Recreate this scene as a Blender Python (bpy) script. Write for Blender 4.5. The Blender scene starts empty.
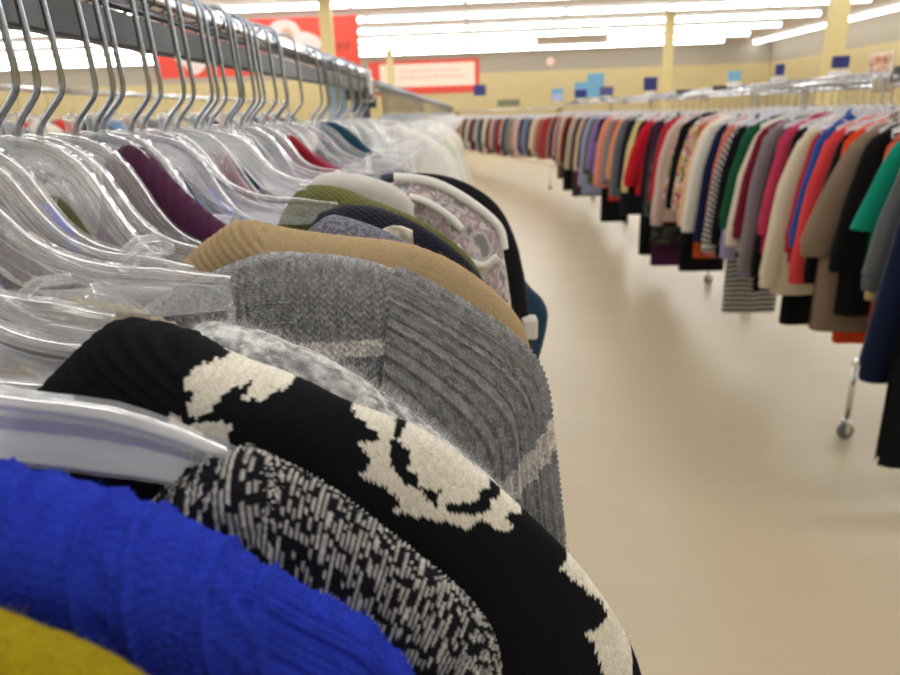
import bpy, math, random
import numpy as np
from mathutils import Vector, Matrix
random.seed(7); rng = np.random.default_rng(7)
PI = math.pi
S = bpy.context.scene
C = S.collection
CAMZ = 1.45

# ------------------------------------------------------------------ helpers
def tag(o, label=None, cat=None, group=None, kind=None):
    if label: o['label'] = label
    if cat: o['category'] = cat
    if group: o['group'] = group
    if kind: o['kind'] = kind
    return o

def empty(name, loc, rz=0, label=None, cat=None, group=None):
    o = bpy.data.objects.new(name, None); C.objects.link(o)
    o.empty_display_size = .05
    o.location = loc; o.rotation_euler = (0, 0, rz)
    return tag(o, label, cat, group)

def mesh_obj(name, V, F, mat, parent=None, smooth=True, uv=None, col=None):
    """V (n,3) array, F list of tuples or (k,4) int array, uv per vertex (n,2), col per vertex (n,3)"""
    me = bpy.data.meshes.new(name)
    V = np.asarray(V, dtype=np.float32)
    if isinstance(F, np.ndarray):
        n = len(F); k = F.shape[1]
        me.vertices.add(len(V)); me.vertices.foreach_set('co', V.ravel())
        me.loops.add(n*k); me.loops.foreach_set('vertex_index', F.astype(np.int32).ravel())
        me.polygons.add(n); me.polygons.foreach_set('loop_start', np.arange(0, n*k, k, dtype=np.int32))
        me.update(calc_edges=True)
    else:
        me.from_pydata([tuple(map(float, v)) for v in V], [], F); me.update()
    if smooth: me.polygons.foreach_set('use_smooth', [True]*len(me.polygons))
    if uv is not None:
        lay = me.uv_layers.new(name='UVMap')
        li = np.empty(len(me.loops), dtype=np.int32); me.loops.foreach_get('vertex_index', li)
        lay.data.foreach_set('uv', np.asarray(uv, dtype=np.float32)[li].ravel())
    if col is not None:
        a = me.color_attributes.new('Col', 'FLOAT_COLOR', 'POINT')
        c4 = np.ones((len(V), 4), dtype=np.float32); c4[:, :3] = col
        a.data.foreach_set('color', c4.ravel())
    me.validate()
    if mat: me.materials.append(mat)
    o = bpy.data.objects.new(name, me); C.objects.link(o)
    if parent: o.parent = parent
    return o

class MB:
    """collects shapes into one mesh"""
    def __init__(s): s.v = []; s.f = []
    def add(s, vs, fs):
        b = len(s.v); s.v += [tuple(v) for v in vs]; s.f += [tuple(b+i for i in f) for f in fs]; return s
    def box(s, c, d, rz=0):
        x, y, z = d[0]/2, d[1]/2, d[2]/2
        p = [(-x,-y,-z),(x,-y,-z),(x,y,-z),(-x,y,-z),(-x,-y,z),(x,-y,z),(x,y,z),(-x,y,z)]
        cs, sn = math.cos(rz), math.sin(rz)
        p = [(c[0]+a*cs-b*sn, c[1]+a*sn+b*cs, c[2]+e) for a, b, e in p]
        return s.add(p, [(0,3,2,1),(4,5,6,7),(0,1,5,4),(1,2,6,5),(2,3,7,6),(3,0,4,7)])
    def tube(s, path, r, n=8, cap=True, sec=None, flat=None):
        """sweep a circle (radius r, number or list) or a section [(a,b)] along path; flat = fixed side vector"""
        P = [Vector(p) for p in path]; m = len(P); vs = []; fs = []
        T = [((P[min(i+1,m-1)]-P[max(i-1,0)]).normalized()) for i in range(m)]
        N = Vector(flat) if flat else (Vector((0,0,1)) if abs(T[0].z) < .9 else Vector((1,0,0)))
        k = len(sec) if sec else n
        for i in range(m):
            if flat: N = Vector(flat)
            N = (N - T[i]*N.dot(T[i])).normalized(); B = T[i].cross(N)
            rr = r[i] if isinstance(r, (list, tuple)) else r
            for j in range(k):
                if sec: a, b = sec[j][0]*rr, sec[j][1]*rr
                else: a, b = rr*math.cos(2*PI*j/n), rr*math.sin(2*PI*j/n)
                vs.append(P[i]+N*a+B*b)
        for i in range(m-1):
            for j in range(k):
                fs.append((i*k+j, i*k+(j+1)%k, (i+1)*k+(j+1)%k, (i+1)*k+j))
        if cap:
            fs.append(tuple(range(k-1,-1,-1))); fs.append(tuple((m-1)*k+j for j in range(k)))
        return s.add(vs, fs)
    def lathe(s, prof, c, n=16, axis='z'):
        """prof [(r,h)]"""
        vs = []; fs = []; m = len(prof)
        for r, h in prof:
            for j in range(n):
                a = 2*PI*j/n; x, y = r*math.cos(a), r*math.sin(a)
                vs.append({'z':(c[0]+x,c[1]+y,c[2]+h),'y':(c[0]+x,c[1]+h,c[2]+y),'x':(c[0]+h,c[1]+x,c[2]+y)}[axis])
        for i in range(m-1):
            for j in range(n): fs.append((i*n+j, i*n+(j+1)%n, (i+1)*n+(j+1)%n, (i+1)*n+j))
        fs.append(tuple(range(n-1,-1,-1))); fs.append(tuple((m-1)*n+j for j in range(n)))
        return s.add(vs, fs)
    def build(s, name, mat, parent=None, smooth=False, bevel=0):
        o = mesh_obj(name, s.v, s.f, mat, parent, smooth)
        if bevel:
            b = o.modifiers.new('b', 'BEVEL'); b.width = bevel; b.segments = 2; b.limit_method = 'ANGLE'
        return o

# ------------------------------------------------------------------ materials
MATS = {}
def new_mat(name):
    m = bpy.data.materials.new(name); m.use_nodes = True
    nt = m.node_tree; nt.nodes.clear()
    return m, nt, nt.nodes.new('ShaderNodeOutputMaterial')
def N(nt, t, **kw):
    n = nt.nodes.new(t)
    for k, v in kw.items():
        if k.startswith('i_'): n.inputs[k[2:].replace('_', ' ')].default_value = v
        else: setattr(n, k, v)
    return n
def rgb(*c): return (c[0], c[1], c[2], 1)
def lin(r, g, b):
    f = lambda v: (v/255/12.92 if v/255 <= .04045 else ((v/255+.055)/1.055)**2.4)
    return (f(r), f(g), f(b))
def mixc(nt, fac, a, b, blend='MIX'):
    m = N(nt, 'ShaderNodeMix', data_type='RGBA', blend_type=blend)
    for sock, v in ((m.inputs['Factor'], fac), (m.inputs['A'], a), (m.inputs['B'], b)):
        if hasattr(v, 'is_linked') or isinstance(v, bpy.types.NodeSocket): nt.links.new(v, sock)
        elif isinstance(v, (int, float)): sock.default_value = v
        else: sock.default_value = rgb(*v)
    # colour sockets are index 6,7 for RGBA
    return m
def MX(nt, fac, a, b, blend='MIX'):
    m = N(nt, 'ShaderNodeMix', data_type='RGBA', blend_type=blend)
    for i, v in ((0, fac), (6, a), (7, b)):
        if isinstance(v, bpy.types.NodeSocket): nt.links.new(v, m.inputs[i])
        elif isinstance(v, (int, float)): m.inputs[i].default_value = v
        else: m.inputs[i].default_value = rgb(*v)
    return m.outputs[2]
def MA(nt, op, a, b=None, c=None):
    m = N(nt, 'ShaderNodeMath', operation=op)
    for i, v in ((0, a), (1, b), (2, c)):
        if v is None: continue
        if isinstance(v, bpy.types.NodeSocket): nt.links.new(v, m.inputs[i])
        else: m.inputs[i].default_value = v
    return m.outputs[0]

def principled(name, color, rough=.5, metal=0, spec=.5, noise=0, nscale=20, bump=0):
    if name in MATS: return MATS[name]
    m, nt, out = new_mat(name)
    p = N(nt, 'ShaderNodeBsdfPrincipled'); p.inputs['Base Color'].default_value = rgb(*color)
    p.inputs['Roughness'].default_value = rough; p.inputs['Metallic'].default_value = metal
    p.inputs['Specular IOR Level'].default_value = spec
    if noise or bump:
        tc = N(nt, 'ShaderNodeTexCoord'); nz = N(nt, 'ShaderNodeTexNoise'); nz.inputs['Scale'].default_value = nscale
        nt.links.new(tc.outputs['Object'], nz.inputs['Vector'])
        if noise:
            c = MX(nt, nz.outputs['Fac'], tuple(v*(1-noise) for v in color), tuple(min(1, v*(1+noise)) for v in color))
            nt.links.new(c, p.inputs['Base Color'])
        if bump:
            b = N(nt, 'ShaderNodeBump'); b.inputs['Strength'].default_value = bump; b.inputs['Distance'].default_value = .002
            nt.links.new(nz.outputs['Fac'], b.inputs['Height']); nt.links.new(b.outputs[0], p.inputs['Normal'])
    nt.links.new(p.outputs[0], out.inputs[0]); MATS[name] = m; return m

def emission(name, color, strength):
    m, nt, out = new_mat(name)
    e = N(nt, 'ShaderNodeEmission'); e.inputs[0].default_value = rgb(*color); e.inputs[1].default_value = strength
    nt.links.new(e.outputs[0], out.inputs[0]); MATS[name] = m; return m

def fabric(name, color, pattern=None, color2=None, scale=1.0, rough=.92, sheen=.25, var=.12):
    """cloth on UVs in metres: pattern None / knit / rib / stripes / heather / floral / marl / denim / lace"""
    if name in MATS: return MATS[name]
    m, nt, out = new_mat(name)
    p = N(nt, 'ShaderNodeBsdfPrincipled'); p.inputs['Roughness'].default_value = rough
    p.inputs['Specular IOR Level'].default_value = .12
    p.inputs['Sheen Weight'].default_value = sheen; p.inputs['Sheen Roughness'].default_value = .5
    p.inputs['Sheen Tint'].default_value = rgb(*[min(1, v*.7+.25) for v in color])
    tc = N(nt, 'ShaderNodeTexCoord'); uv = tc.outputs['UV']
    sep = N(nt, 'ShaderNodeSeparateXYZ'); nt.links.new(uv, sep.inputs[0])
    U, Vv = sep.outputs[0], sep.outputs[1]
    nz = N(nt, 'ShaderNodeTexNoise'); nz.inputs['Scale'].default_value = 60*scale; nz.inputs['Detail'].default_value = 4
    nt.links.new(uv, nz.inputs['Vector'])
    base = MX(nt, nz.outputs['Fac'], tuple(v*(1-var) for v in color), tuple(min(1, v*(1+var)) for v in color))
    h = nz.outputs['Fac']; bd = .0015
    c2 = color2 or tuple(v*.4 for v in color)
    if pattern in ('rib', 'knit'):
        s = MA(nt, 'SINE', MA(nt, 'MULTIPLY', U, 2*PI/(.007/scale)))
        if pattern == 'knit':
            s2 = MA(nt, 'SINE', MA(nt, 'MULTIPLY', Vv, 2*PI/(.005/scale))); s = MA(nt, 'MULTIPLY', s, s2)
        h = MA(nt, 'MULTIPLY', s, .5)
        if pattern == 'rib': bd = .004
    elif pattern == 'stripes':
        s = MA(nt, 'GREATER_THAN', MA(nt, 'FRACT', MA(nt, 'MULTIPLY', Vv, 1/(.03/scale))), .5)
        base = MX(nt, s, base, c2)
    elif pattern == 'heather':
        n2 = N(nt, 'ShaderNodeTexNoise'); n2.inputs['Scale'].default_value = 350*scale; n2.inputs['Detail'].default_value = 2
        nt.links.new(uv, n2.inputs['Vector'])
        r = N(nt, 'ShaderNodeValToRGB'); r.color_ramp.elements[0].position = .42; r.color_ramp.elements[1].position = .58
        nt.links.new(n2.outputs['Fac'], r.inputs[0]); base = MX(nt, r.outputs[0], base, c2); h = n2.outputs['Fac']
    elif pattern in ('floral', 'mottle', 'lace'):
        vo = N(nt, 'ShaderNodeTexNoise'); vo.inputs['Scale'].default_value = (14 if pattern != 'lace' else 45)*scale; vo.inputs['Detail'].default_value = 3
        nt.links.new(uv, vo.inputs['Vector'])
        r = N(nt, 'ShaderNodeValToRGB'); r.color_ramp.interpolation = 'CONSTANT' if pattern == 'floral' else 'LINEAR'
        cols = color2 if pattern == 'floral' else [color, c2]
        els = r.color_ramp.elements
        n_ = len(cols)
        while len(els) < n_: els.new(.5)
        for i, c in enumerate(cols):
            els[i].position = .36+.28*i/n_ if pattern == 'floral' else (.42, .56)[i]; els[i].color = rgb(*c)
        nt.links.new(vo.outputs['Fac'], r.inputs[0]); base = r.outputs[0]
    elif pattern == 'denim':
        s = MA(nt, 'SINE', MA(nt, 'MULTIPLY', MA(nt, 'ADD', U, Vv), 2*PI/.0016)); h = s; bd = .0004
    b = N(nt, 'ShaderNodeBump'); b.inputs['Strength'].default_value = .6; b.inputs['Distance'].default_value = bd
    nt.links.new(h, b.inputs['Height']); nt.links.new(b.outputs[0], p.inputs['Normal'])
    nt.links.new(base, p.inputs['Base Color'])
    nt.links.new(p.outputs[0], out.inputs[0]); MATS[name] = m; return m

def yarn(name, sheen=.35, noise=.18, tint=(1,1,1)):
    """knitted yarn whose dye pattern is stored per stitch on the mesh (Col)"""
    m, nt, out = new_mat(name)
    p = N(nt, 'ShaderNodeBsdfPrincipled'); p.inputs['Roughness'].default_value = .95
    p.inputs['Specular IOR Level'].default_value = .1
    p.inputs['Sheen Weight'].default_value = sheen; p.inputs['Sheen Roughness'].default_value = .45
    a = N(nt, 'ShaderNodeAttribute', attribute_name='Col')
    tc = N(nt, 'ShaderNodeTexCoord'); nz = N(nt, 'ShaderNodeTexNoise'); nz.inputs['Scale'].default_value = 1600; nz.inputs['Detail'].default_value = 3
    nt.links.new(tc.outputs['Object'], nz.inputs['Vector'])
    g = N(nt, 'ShaderNodeMapRange'); g.inputs['From Min'].default_value = .3; g.inputs['From Max'].default_value = .7
    g.inputs['To Min'].default_value = 1-noise; g.inputs['To Max'].default_value = 1+noise
    nt.links.new(nz.outputs['Fac'], g.inputs['Value'])
    vm = N(nt, 'ShaderNodeVectorMath', operation='SCALE'); nt.links.new(a.outputs['Color'], vm.inputs[0]); nt.links.new(g.outputs[0], vm.inputs['Scale'])
    nt.links.new(vm.outputs[0], p.inputs['Base Color'])
    nt.links.new(a.outputs['Color'], p.inputs['Sheen Tint'])
    b = N(nt, 'ShaderNodeBump'); b.inputs['Strength'].default_value = .5; b.inputs['Distance'].default_value = .0006
    nt.links.new(nz.outputs['Fac'], b.inputs['Height']); nt.links.new(b.outputs[0], p.inputs['Normal'])
    nt.links.new(p.outputs[0], out.inputs[0]); MATS[name] = m; return m

def clear_plastic(name, milk=.1, tint=(.985, .988, .992), rough=.07):
    m, nt, out = new_mat(name)
    tr = N(nt, 'ShaderNodeBsdfTransparent'); tr.inputs[0].default_value = rgb(*tint)
    gl = N(nt, 'ShaderNodeBsdfGlossy'); gl.inputs['Roughness'].default_value = rough; gl.inputs[0].default_value = rgb(1, 1, 1)
    df = N(nt, 'ShaderNodeBsdfDiffuse'); df.inputs[0].default_value = rgb(.97, .98, 1)
    tl = N(nt, 'ShaderNodeBsdfTranslucent'); tl.inputs[0].default_value = rgb(.97, .98, 1)
    lw = N(nt, 'ShaderNodeFresnel'); lw.inputs['IOR'].default_value = 1.45
    tc = N(nt, 'ShaderNodeTexCoord'); nz = N(nt, 'ShaderNodeTexNoise'); nz.inputs['Scale'].default_value = 25
    nt.links.new(tc.outputs['Object'], nz.inputs['Vector'])
    b = N(nt, 'ShaderNodeBump'); b.inputs['Strength'].default_value = .3; b.inputs['Distance'].default_value = .003
    nt.links.new(nz.outputs['Fac'], b.inputs['Height']); nt.links.new(b.outputs[0], gl.inputs['Normal'])
    m0 = N(nt, 'ShaderNodeMixShader'); m0.inputs[0].default_value = .5; nt.links.new(df.outputs[0], m0.inputs[1]); nt.links.new(tl.outputs[0], m0.inputs[2])
    m1 = N(nt, 'ShaderNodeMixShader'); m1.inputs[0].default_value = milk; nt.links.new(tr.outputs[0], m1.inputs[1]); nt.links.new(m0.outputs[0], m1.inputs[2])
    m2 = N(nt, 'ShaderNodeMixShader'); nt.links.new(MA(nt, 'MINIMUM', MA(nt, 'MULTIPLY', lw.outputs[0], 1.0), .5), m2.inputs[0])
    nt.links.new(m1.outputs[0], m2.inputs[1]); nt.links.new(gl.outputs[0], m2.inputs[2])
    nt.links.new(m2.outputs[0], out.inputs[0]); MATS[name] = m; return m

CHROME = principled('chrome', (.72, .73, .75), .16, 1)
WIRE = principled('hook_wire', (.42, .47, .53), .18, 1)
STEEL = principled('dark_steel', (.055, .058, .064), .42, noise=.3, nscale=30)
BLUEGREY = principled('bluegrey_paint', lin(140, 160, 175), .45)
WHITEP = principled('white_plastic', (.82, .82, .83), .4)
RUBBER = principled('grey_rubber', (.16, .16, .17), .6)
CLEAR = clear_plastic('clear_plastic', .14)
MILKY = clear_plastic('milky_plastic', .45)
WHITEH = clear_plastic('white_clear_plastic', .75)
FIXT = principled('fixture_white', (.75, .75, .74), .5)
LAMP = emission('fluorescent', (.97, .99, 1), 9.0)
PILLAR = principled('pillar_paint', lin(214, 196, 138), .6, noise=.04, nscale=3)

# ------------------------------------------------------------------ room
XL, XR, YB, YF, ZC = -25.0, 13.4, 33.0, -8.0, 4.05
def struct(name, mb, mat): return tag(mb.build(name, mat), kind='structure')

def floor_mat():
    m, nt, out = new_mat('vinyl_floor')
    p = N(nt, 'ShaderNodeBsdfPrincipled')
    tc = N(nt, 'ShaderNodeTexCoord')
    br = N(nt, 'ShaderNodeTexBrick'); br.offset = 0; br.inputs['Scale'].default_value = 1
    br.inputs['Brick Width'].default_value = .305; br.inputs['Row Height'].default_value = .305
    br.inputs['Mortar Size'].default_value = .0012; br.inputs['Mortar Smooth'].default_value = .3
    a = lin(196, 181, 151); br.inputs['Color1'].default_value = rgb(*a); br.inputs['Color2'].default_value = rgb(*lin(191, 176, 146))
    br.inputs['Mortar'].default_value = rgb(*lin(186, 170, 146))
    nt.links.new(tc.outputs['Object'], br.inputs['Vector'])
    nz = N(nt, 'ShaderNodeTexNoise'); nz.inputs['Scale'].default_value = 1.6; nz.inputs['Detail'].default_value = 5
    nt.links.new(tc.outputs['Object'], nz.inputs['Vector'])
    vo = N(nt, 'ShaderNodeTexNoise'); vo.inputs['Scale'].default_value = 160; nt.links.new(tc.outputs['Object'], vo.inputs['Vector'])
    c = MX(nt, MA(nt, 'MULTIPLY', nz.outputs['Fac'], .5), br.outputs['Color'], lin(188, 170, 138))
    c = MX(nt, MA(nt, 'MULTIPLY', vo.outputs['Fac'], .2), c, lin(216, 204, 178))
    nt.links.new(c, p.inputs['Base Color'])
    r = N(nt, 'ShaderNodeMapRange'); r.inputs['To Min'].default_value = .285; r.inputs['To Max'].default_value = .36
    nt.links.new(nz.outputs['Fac'], r.inputs['Value']); nt.links.new(r.outputs[0], p.inputs['Roughness'])
    p.inputs['Specular IOR Level'].default_value = .42
    n3 = N(nt, 'ShaderNodeTexNoise'); n3.inputs['Scale'].default_value = 2.5; nt.links.new(tc.outputs['Object'], n3.inputs['Vector'])
    b = N(nt, 'ShaderNodeBump'); b.inputs['Strength'].default_value = .05; b.inputs['Distance'].default_value = .004
    nt.links.new(n3.outputs['Fac'], b.inputs['Height']); nt.links.new(b.outputs[0], p.inputs['Normal'])
    nt.links.new(p.outputs[0], out.inputs[0]); return m
def wall_mat():
    m, nt, out = new_mat('two_tone_wall')
    p = N(nt, 'ShaderNodeBsdfPrincipled'); p.inputs['Roughness'].default_value = .8
    g = N(nt, 'ShaderNodeNewGeometry'); sp = N(nt, 'ShaderNodeSeparateXYZ'); nt.links.new(g.outputs['Position'], sp.inputs[0])
    s = MA(nt, 'GREATER_THAN', sp.outputs[2], CAMZ+1.66)
    nz = N(nt, 'ShaderNodeTexNoise'); nz.inputs['Scale'].default_value = 1.5; nt.links.new(g.outputs['Position'], nz.inputs['Vector'])
    y = MX(nt, nz.outputs['Fac'], lin(206, 189, 143), lin(197, 179, 131))
    c = MX(nt, s, y, lin(168, 158, 142))
    nt.links.new(c, p.inputs['Base Color']); nt.links.new(p.outputs[0], out.inputs[0]); return m
WALL = wall_mat()
CEIL = principled('ceiling_paint', lin(205, 196, 190), .85, noise=.04, nscale=2)
cx, cy = (XL+XR)/2, (YB+YF)/2
struct('floor', MB().box((cx, cy, -.05), (XR-XL+.6, YB-YF+.6, .1)), floor_mat())
struct('ceiling', MB().box((cx, cy, ZC+.05), (XR-XL+.6, YB-YF+.6, .1)), CEIL)
struct('wall_back', MB().box((cx, YB+.1, ZC/2), (XR-XL+.4, .2, ZC)), WALL)
struct('wall_front', MB().box((cx, YF-.1, ZC/2), (XR-XL+.4, .2, ZC)), WALL)
struct('wall_left', MB().box((XL-.1, cy, ZC/2), (.2, YB-YF, ZC)), WALL)
struct('wall_right', MB().box((XR+.1, cy, ZC/2), (.2, YB-YF, ZC)), WALL)
BASEB = principled('baseboard_vinyl', (.12, .10, .09), .5)
struct('baseboard_back', MB().box((cx, YB-.01, .05), (XR-XL, .02, .1)), BASEB)
struct('baseboard_right', MB().box((XR-.01, cy, .05), (.02, YB-YF, .1)), BASEB)
struct('baseboard_left', MB().box((XL+.01, cy, .05), (.02, YB-YF, .1)), BASEB)

ORD = ['first','second','third','fourth','fifth','sixth','seventh','eighth','ninth','tenth','eleventh','twelfth','thirteenth','fourteenth','fifteenth','sixteenth','seventeenth','eighteenth','nineteenth','twentieth','twenty-first','twenty-second','twenty-third','twenty-fourth','twenty-fifth','twenty-sixth','twenty-seventh','twenty-eighth','twenty-ninth','thirtieth','thirty-first','thirty-second','thirty-third','thirty-fourth','thirty-fifth','thirty-sixth','thirty-seventh','thirty-eighth','thirty-ninth','fortieth','forty-first','forty-second','forty-third','forty-fourth','forty-fifth']

# pillars
for x, y, lab in [(6.35, 13.0, 'square yellow pillar rising behind the taupe jacket'),
                  (6.05, 22.5, 'thin yellow pillar far off above the red garments'),
                  (-3.25, 17.0, 'yellow pillar standing in front of the big red banner'),
                  (-3.3, 30.5, 'far yellow pillar crossing the white banner on the back wall')]:
    o = MB().box((0, 0, ZC/2), (.26, .26, ZC)).build('pillar', PILLAR)
    o.location = (x, y, 0); tag(o, lab, 'pillar', kind='structure')

# ceiling lights: one proto, copied
def light_proto():
    t = empty('fluorescent_strip_light', (0, 0, 0))
    MB().box((0, 0, .035), (2.66, .16, .07)).build('housing', FIXT, t)
    for s in (-1, 1):
        sec = [(.09*math.cos(a), .1*math.sin(a)) for a in [PI*i/6 for i in range(7)]]
        mb = MB(); vs = []; L = .63
        for x in (-L, L):
            for a, b in sec: vs.append((s*.665+x, a, -b))
        k = len(sec); fs = [(i, i+1, k+i+1, k+i) for i in range(k-1)] + [tuple(range(k)), tuple(range(2*k-1, k-1, -1)), (0, k, 2*k-1, k-1)]
        mb.add(vs, fs); mb.build('diffuser', LAMP, t)
    mb = MB().box((0, 0, -.05), (.03, .19, .11)); mb.build('end_cap', FIXT, t)
    return t
def copy_tree(o, parent=None):
    c = o.copy(); C.objects.link(c)
    if parent: c.parent = parent
    for ch in KIDS[o.name]: 
        copy_tree(ch, c)
    KIDS[c.name] = []
    return c
KIDS = {}
def index_kids(root):
    bpy.context.view_layer.update()
    KIDS[root.name] = list(root.children)
    for ch in root.children: index_kids(ch)
proto = light_proto(); index_kids(proto); first = True
def place_light(x, y, rz, label, group):
    global first
    o = proto if first else copy_tree(proto); first = False
    o.location = (x, y, ZC-.07); o.rotation_euler = (0, 0, rz); tag(o, label, 'ceiling light', group)
row0, sp = 17.55, 2.76
for k in range(-8, 6):
    y = row0+sp*k
    for i in range(-4 if k >= 0 else 0, 9):
        x = -12.2+2.7*i
        if k == 4 and i == 6: continue
        nm = (ORD[5-k]+' row from the back wall')
        place_light(x, y, 0, f'ceiling strip light, {ORD[8-i]} from the right wall, {nm}', 'crosswise rows of fluorescent lights')
for i in range(6):
    place_light(12.6, 18.0+2.7*i, PI/2, f'lengthwise ceiling strip light along the right wall, {ORD[5-i]} from the back corner', 'lengthwise lights along the right wall')

# banners
RED = lin(226, 78, 58)
def banner_mat():
    m, nt, out = new_mat('banner_print')
    p = N(nt, 'ShaderNodeBsdfPrincipled'); p.inputs['Roughness'].default_value = .6
    tc = N(nt, 'ShaderNodeTexCoord'); nz = N(nt, 'ShaderNodeTexNoise'); nz.inputs['Scale'].default_value = 1.2
    nt.links.new(tc.outputs['Object'], nz.inputs['Vector'])
    c = MX(nt, nz.outputs['Fac'], RED, lin(214, 66, 50)); nt.links.new(c, p.inputs['Base Color']); nt.links.new(p.outputs[0], out.inputs[0]); return m
RB = banner_mat()
def blob(mb, cx, cz, rx, rz, y, n=28, wob=.12, seed=1):
    r = random.Random(seed); ph = [r.uniform(0, 6.28) for _ in range(4)]
    vs = [(cx, y, cz)]
    for i in range(n):
        a = 2*PI*i/n; k = 1+wob*sum(math.sin((q+2)*a+ph[q]) for q in range(4))/2
        vs.append((cx+rx*k*math.cos(a), y, cz+rz*k*math.sin(a)))
    mb.add(vs, [(0, 1+(i+1) % n, 1+i) for i in range(n)])
t = empty('hanging_banner', (-5.4, 18.5, CAMZ+1.07), 0, 'big red banner with white figure hanging from the ceiling behind a yellow pillar', 'banner')
MB().box((0, 0, .66), (5.3, .02, 1.32)).build('cloth', RB, t)
BW_ = principled('banner_white', lin(222, 205, 200), .6, noise=.1, nscale=6); BT_ = principled('banner_tan', lin(196, 158, 120), .6, noise=.2, nscale=5)
for bx, bz, rx, rz_, sd in [(.75,.78,.55,.5,3),(1.25,.55,.5,.42,5),(-1.6,.6,.45,.5,8)]:
    mb = MB(); blob(mb, bx, bz, rx, rz_, -.0125-.0003*sd, seed=sd); mb.build('white_print', BW_, t)
for bx, bz, rx, rz_, sd in [(.85,.85,.17,.25,4),(-1.6,.72,.14,.2,6)]:
    mb = MB(); blob(mb, bx, bz, rx, rz_, -.0165, wob=.05, seed=sd); mb.build('tan_print', BT_, t)
DRK = principled('banner_dark', lin(128, 50, 44), .6)
mb = MB()
for x, w in [(1.75,.09),(1.87,.05),(1.97,.09),(2.09,.06),(2.17,.1),(2.29,.06),(2.37,.08)]:
    mb.box((x, -.0125, .62), (w*.35, .003, .17)); mb.box((x+w*.3, -.0125, .62+(.05 if w > .07 else -.05)), (w*.7, .003, .05))
mb.build('lettering', DRK, t)
for s in (-1, 1): MB().tube([(s*2.4, 0, 1.32), (s*2.4, 0, ZC-CAMZ-1.07)], .008, 6).build('hanging_wire', WIRE, t)

t = empty('wall_banner', (-2.05, YB-.03, CAMZ+.86), 0, 'wide cream banner with red border on the back wall', 'banner')
MB().box((0, 0, .72), (5.0, .02, 1.44)).build('border', RB, t)
MB().box((.15, -.015, .8), (4.3, .012, .98)).build('cream_panel', principled('banner_cream', lin(238, 218, 200), .6, noise=.03), t)
mb = MB()
for z, w in ((.98, 2.6), (.72, 2.9)):
    mb = MB(); x = -w/2+.3
    while x < w/2+.3:
        ww = random.uniform(.12, .3); mb.box((x+ww/2, -.023, z), (ww, .003, .1)); x += ww+.07
    mb.build('lettering', principled('banner_pale_text', lin(232, 178, 165), .6), t)

t = empty('wall_poster', (XR-.04, 24.2, CAMZ+.62), 0, 'square picture poster of brown and orange figures on the right wall', 'poster')
MB().box((.02, 0, .38), (.03, 1.4, .76)).build('board', WHITEP, t)
mesh_obj('picture', [(0,-.66,.03),(0,.66,.03),(0,.66,.73),(0,-.66,.73)], [(0,3,2,1)], fabric('poster_print', lin(190, 140, 110), 'floral', [lin(120,80,60), lin(226,190,170), lin(190,130,90), lin(235,215,200), lin(100,70,60), lin(200,110,90)], .22), t, False, [(0,0),(1.32,0),(1.32,.7),(0,.7)])
o = t.children
t = empty('warning_light', (3.65, YB-.02, CAMZ+2.02), 0, 'small round pinkish warning light high on the back wall', 'warning light')  # likely an exit sign, built as an unlit round warning light
MB().lathe([(.2, 0), (.2, -.06), (.16, -.06)], (0, 0, 0), 16, 'y').build('base', FIXT, t)
MB().lathe([(.19, -.06), (.17, -.13), (.1, -.19), (.02, -.21)], (0, 0, 0), 16, 'y').build('dome', principled('pink_dome', lin(250, 215, 205), .4), t, True)

# ------------------------------------------------------------------ hangers
RX, RZ = -.278, CAMZ+.100           # near rack's rail: centre line x, height
def smooth_path(p, it=2):
    p = [np.array(q, float) for q in p]
    for _ in range(it):
        q = [p[0]]
        for a, b in zip(p, p[1:]): q += [a*.75+b*.25, a*.25+b*.75]
        q.append(p[-1]); p = q
    return p
def resample(poly, s):
    P = np.asarray(poly, float); d = np.r_[0, np.cumsum(np.linalg.norm(np.diff(P, axis=0), axis=1))]
    return np.stack([np.interp(s, d, P[:, i]) for i in range(P.shape[1])], 1), d[-1]

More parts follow.
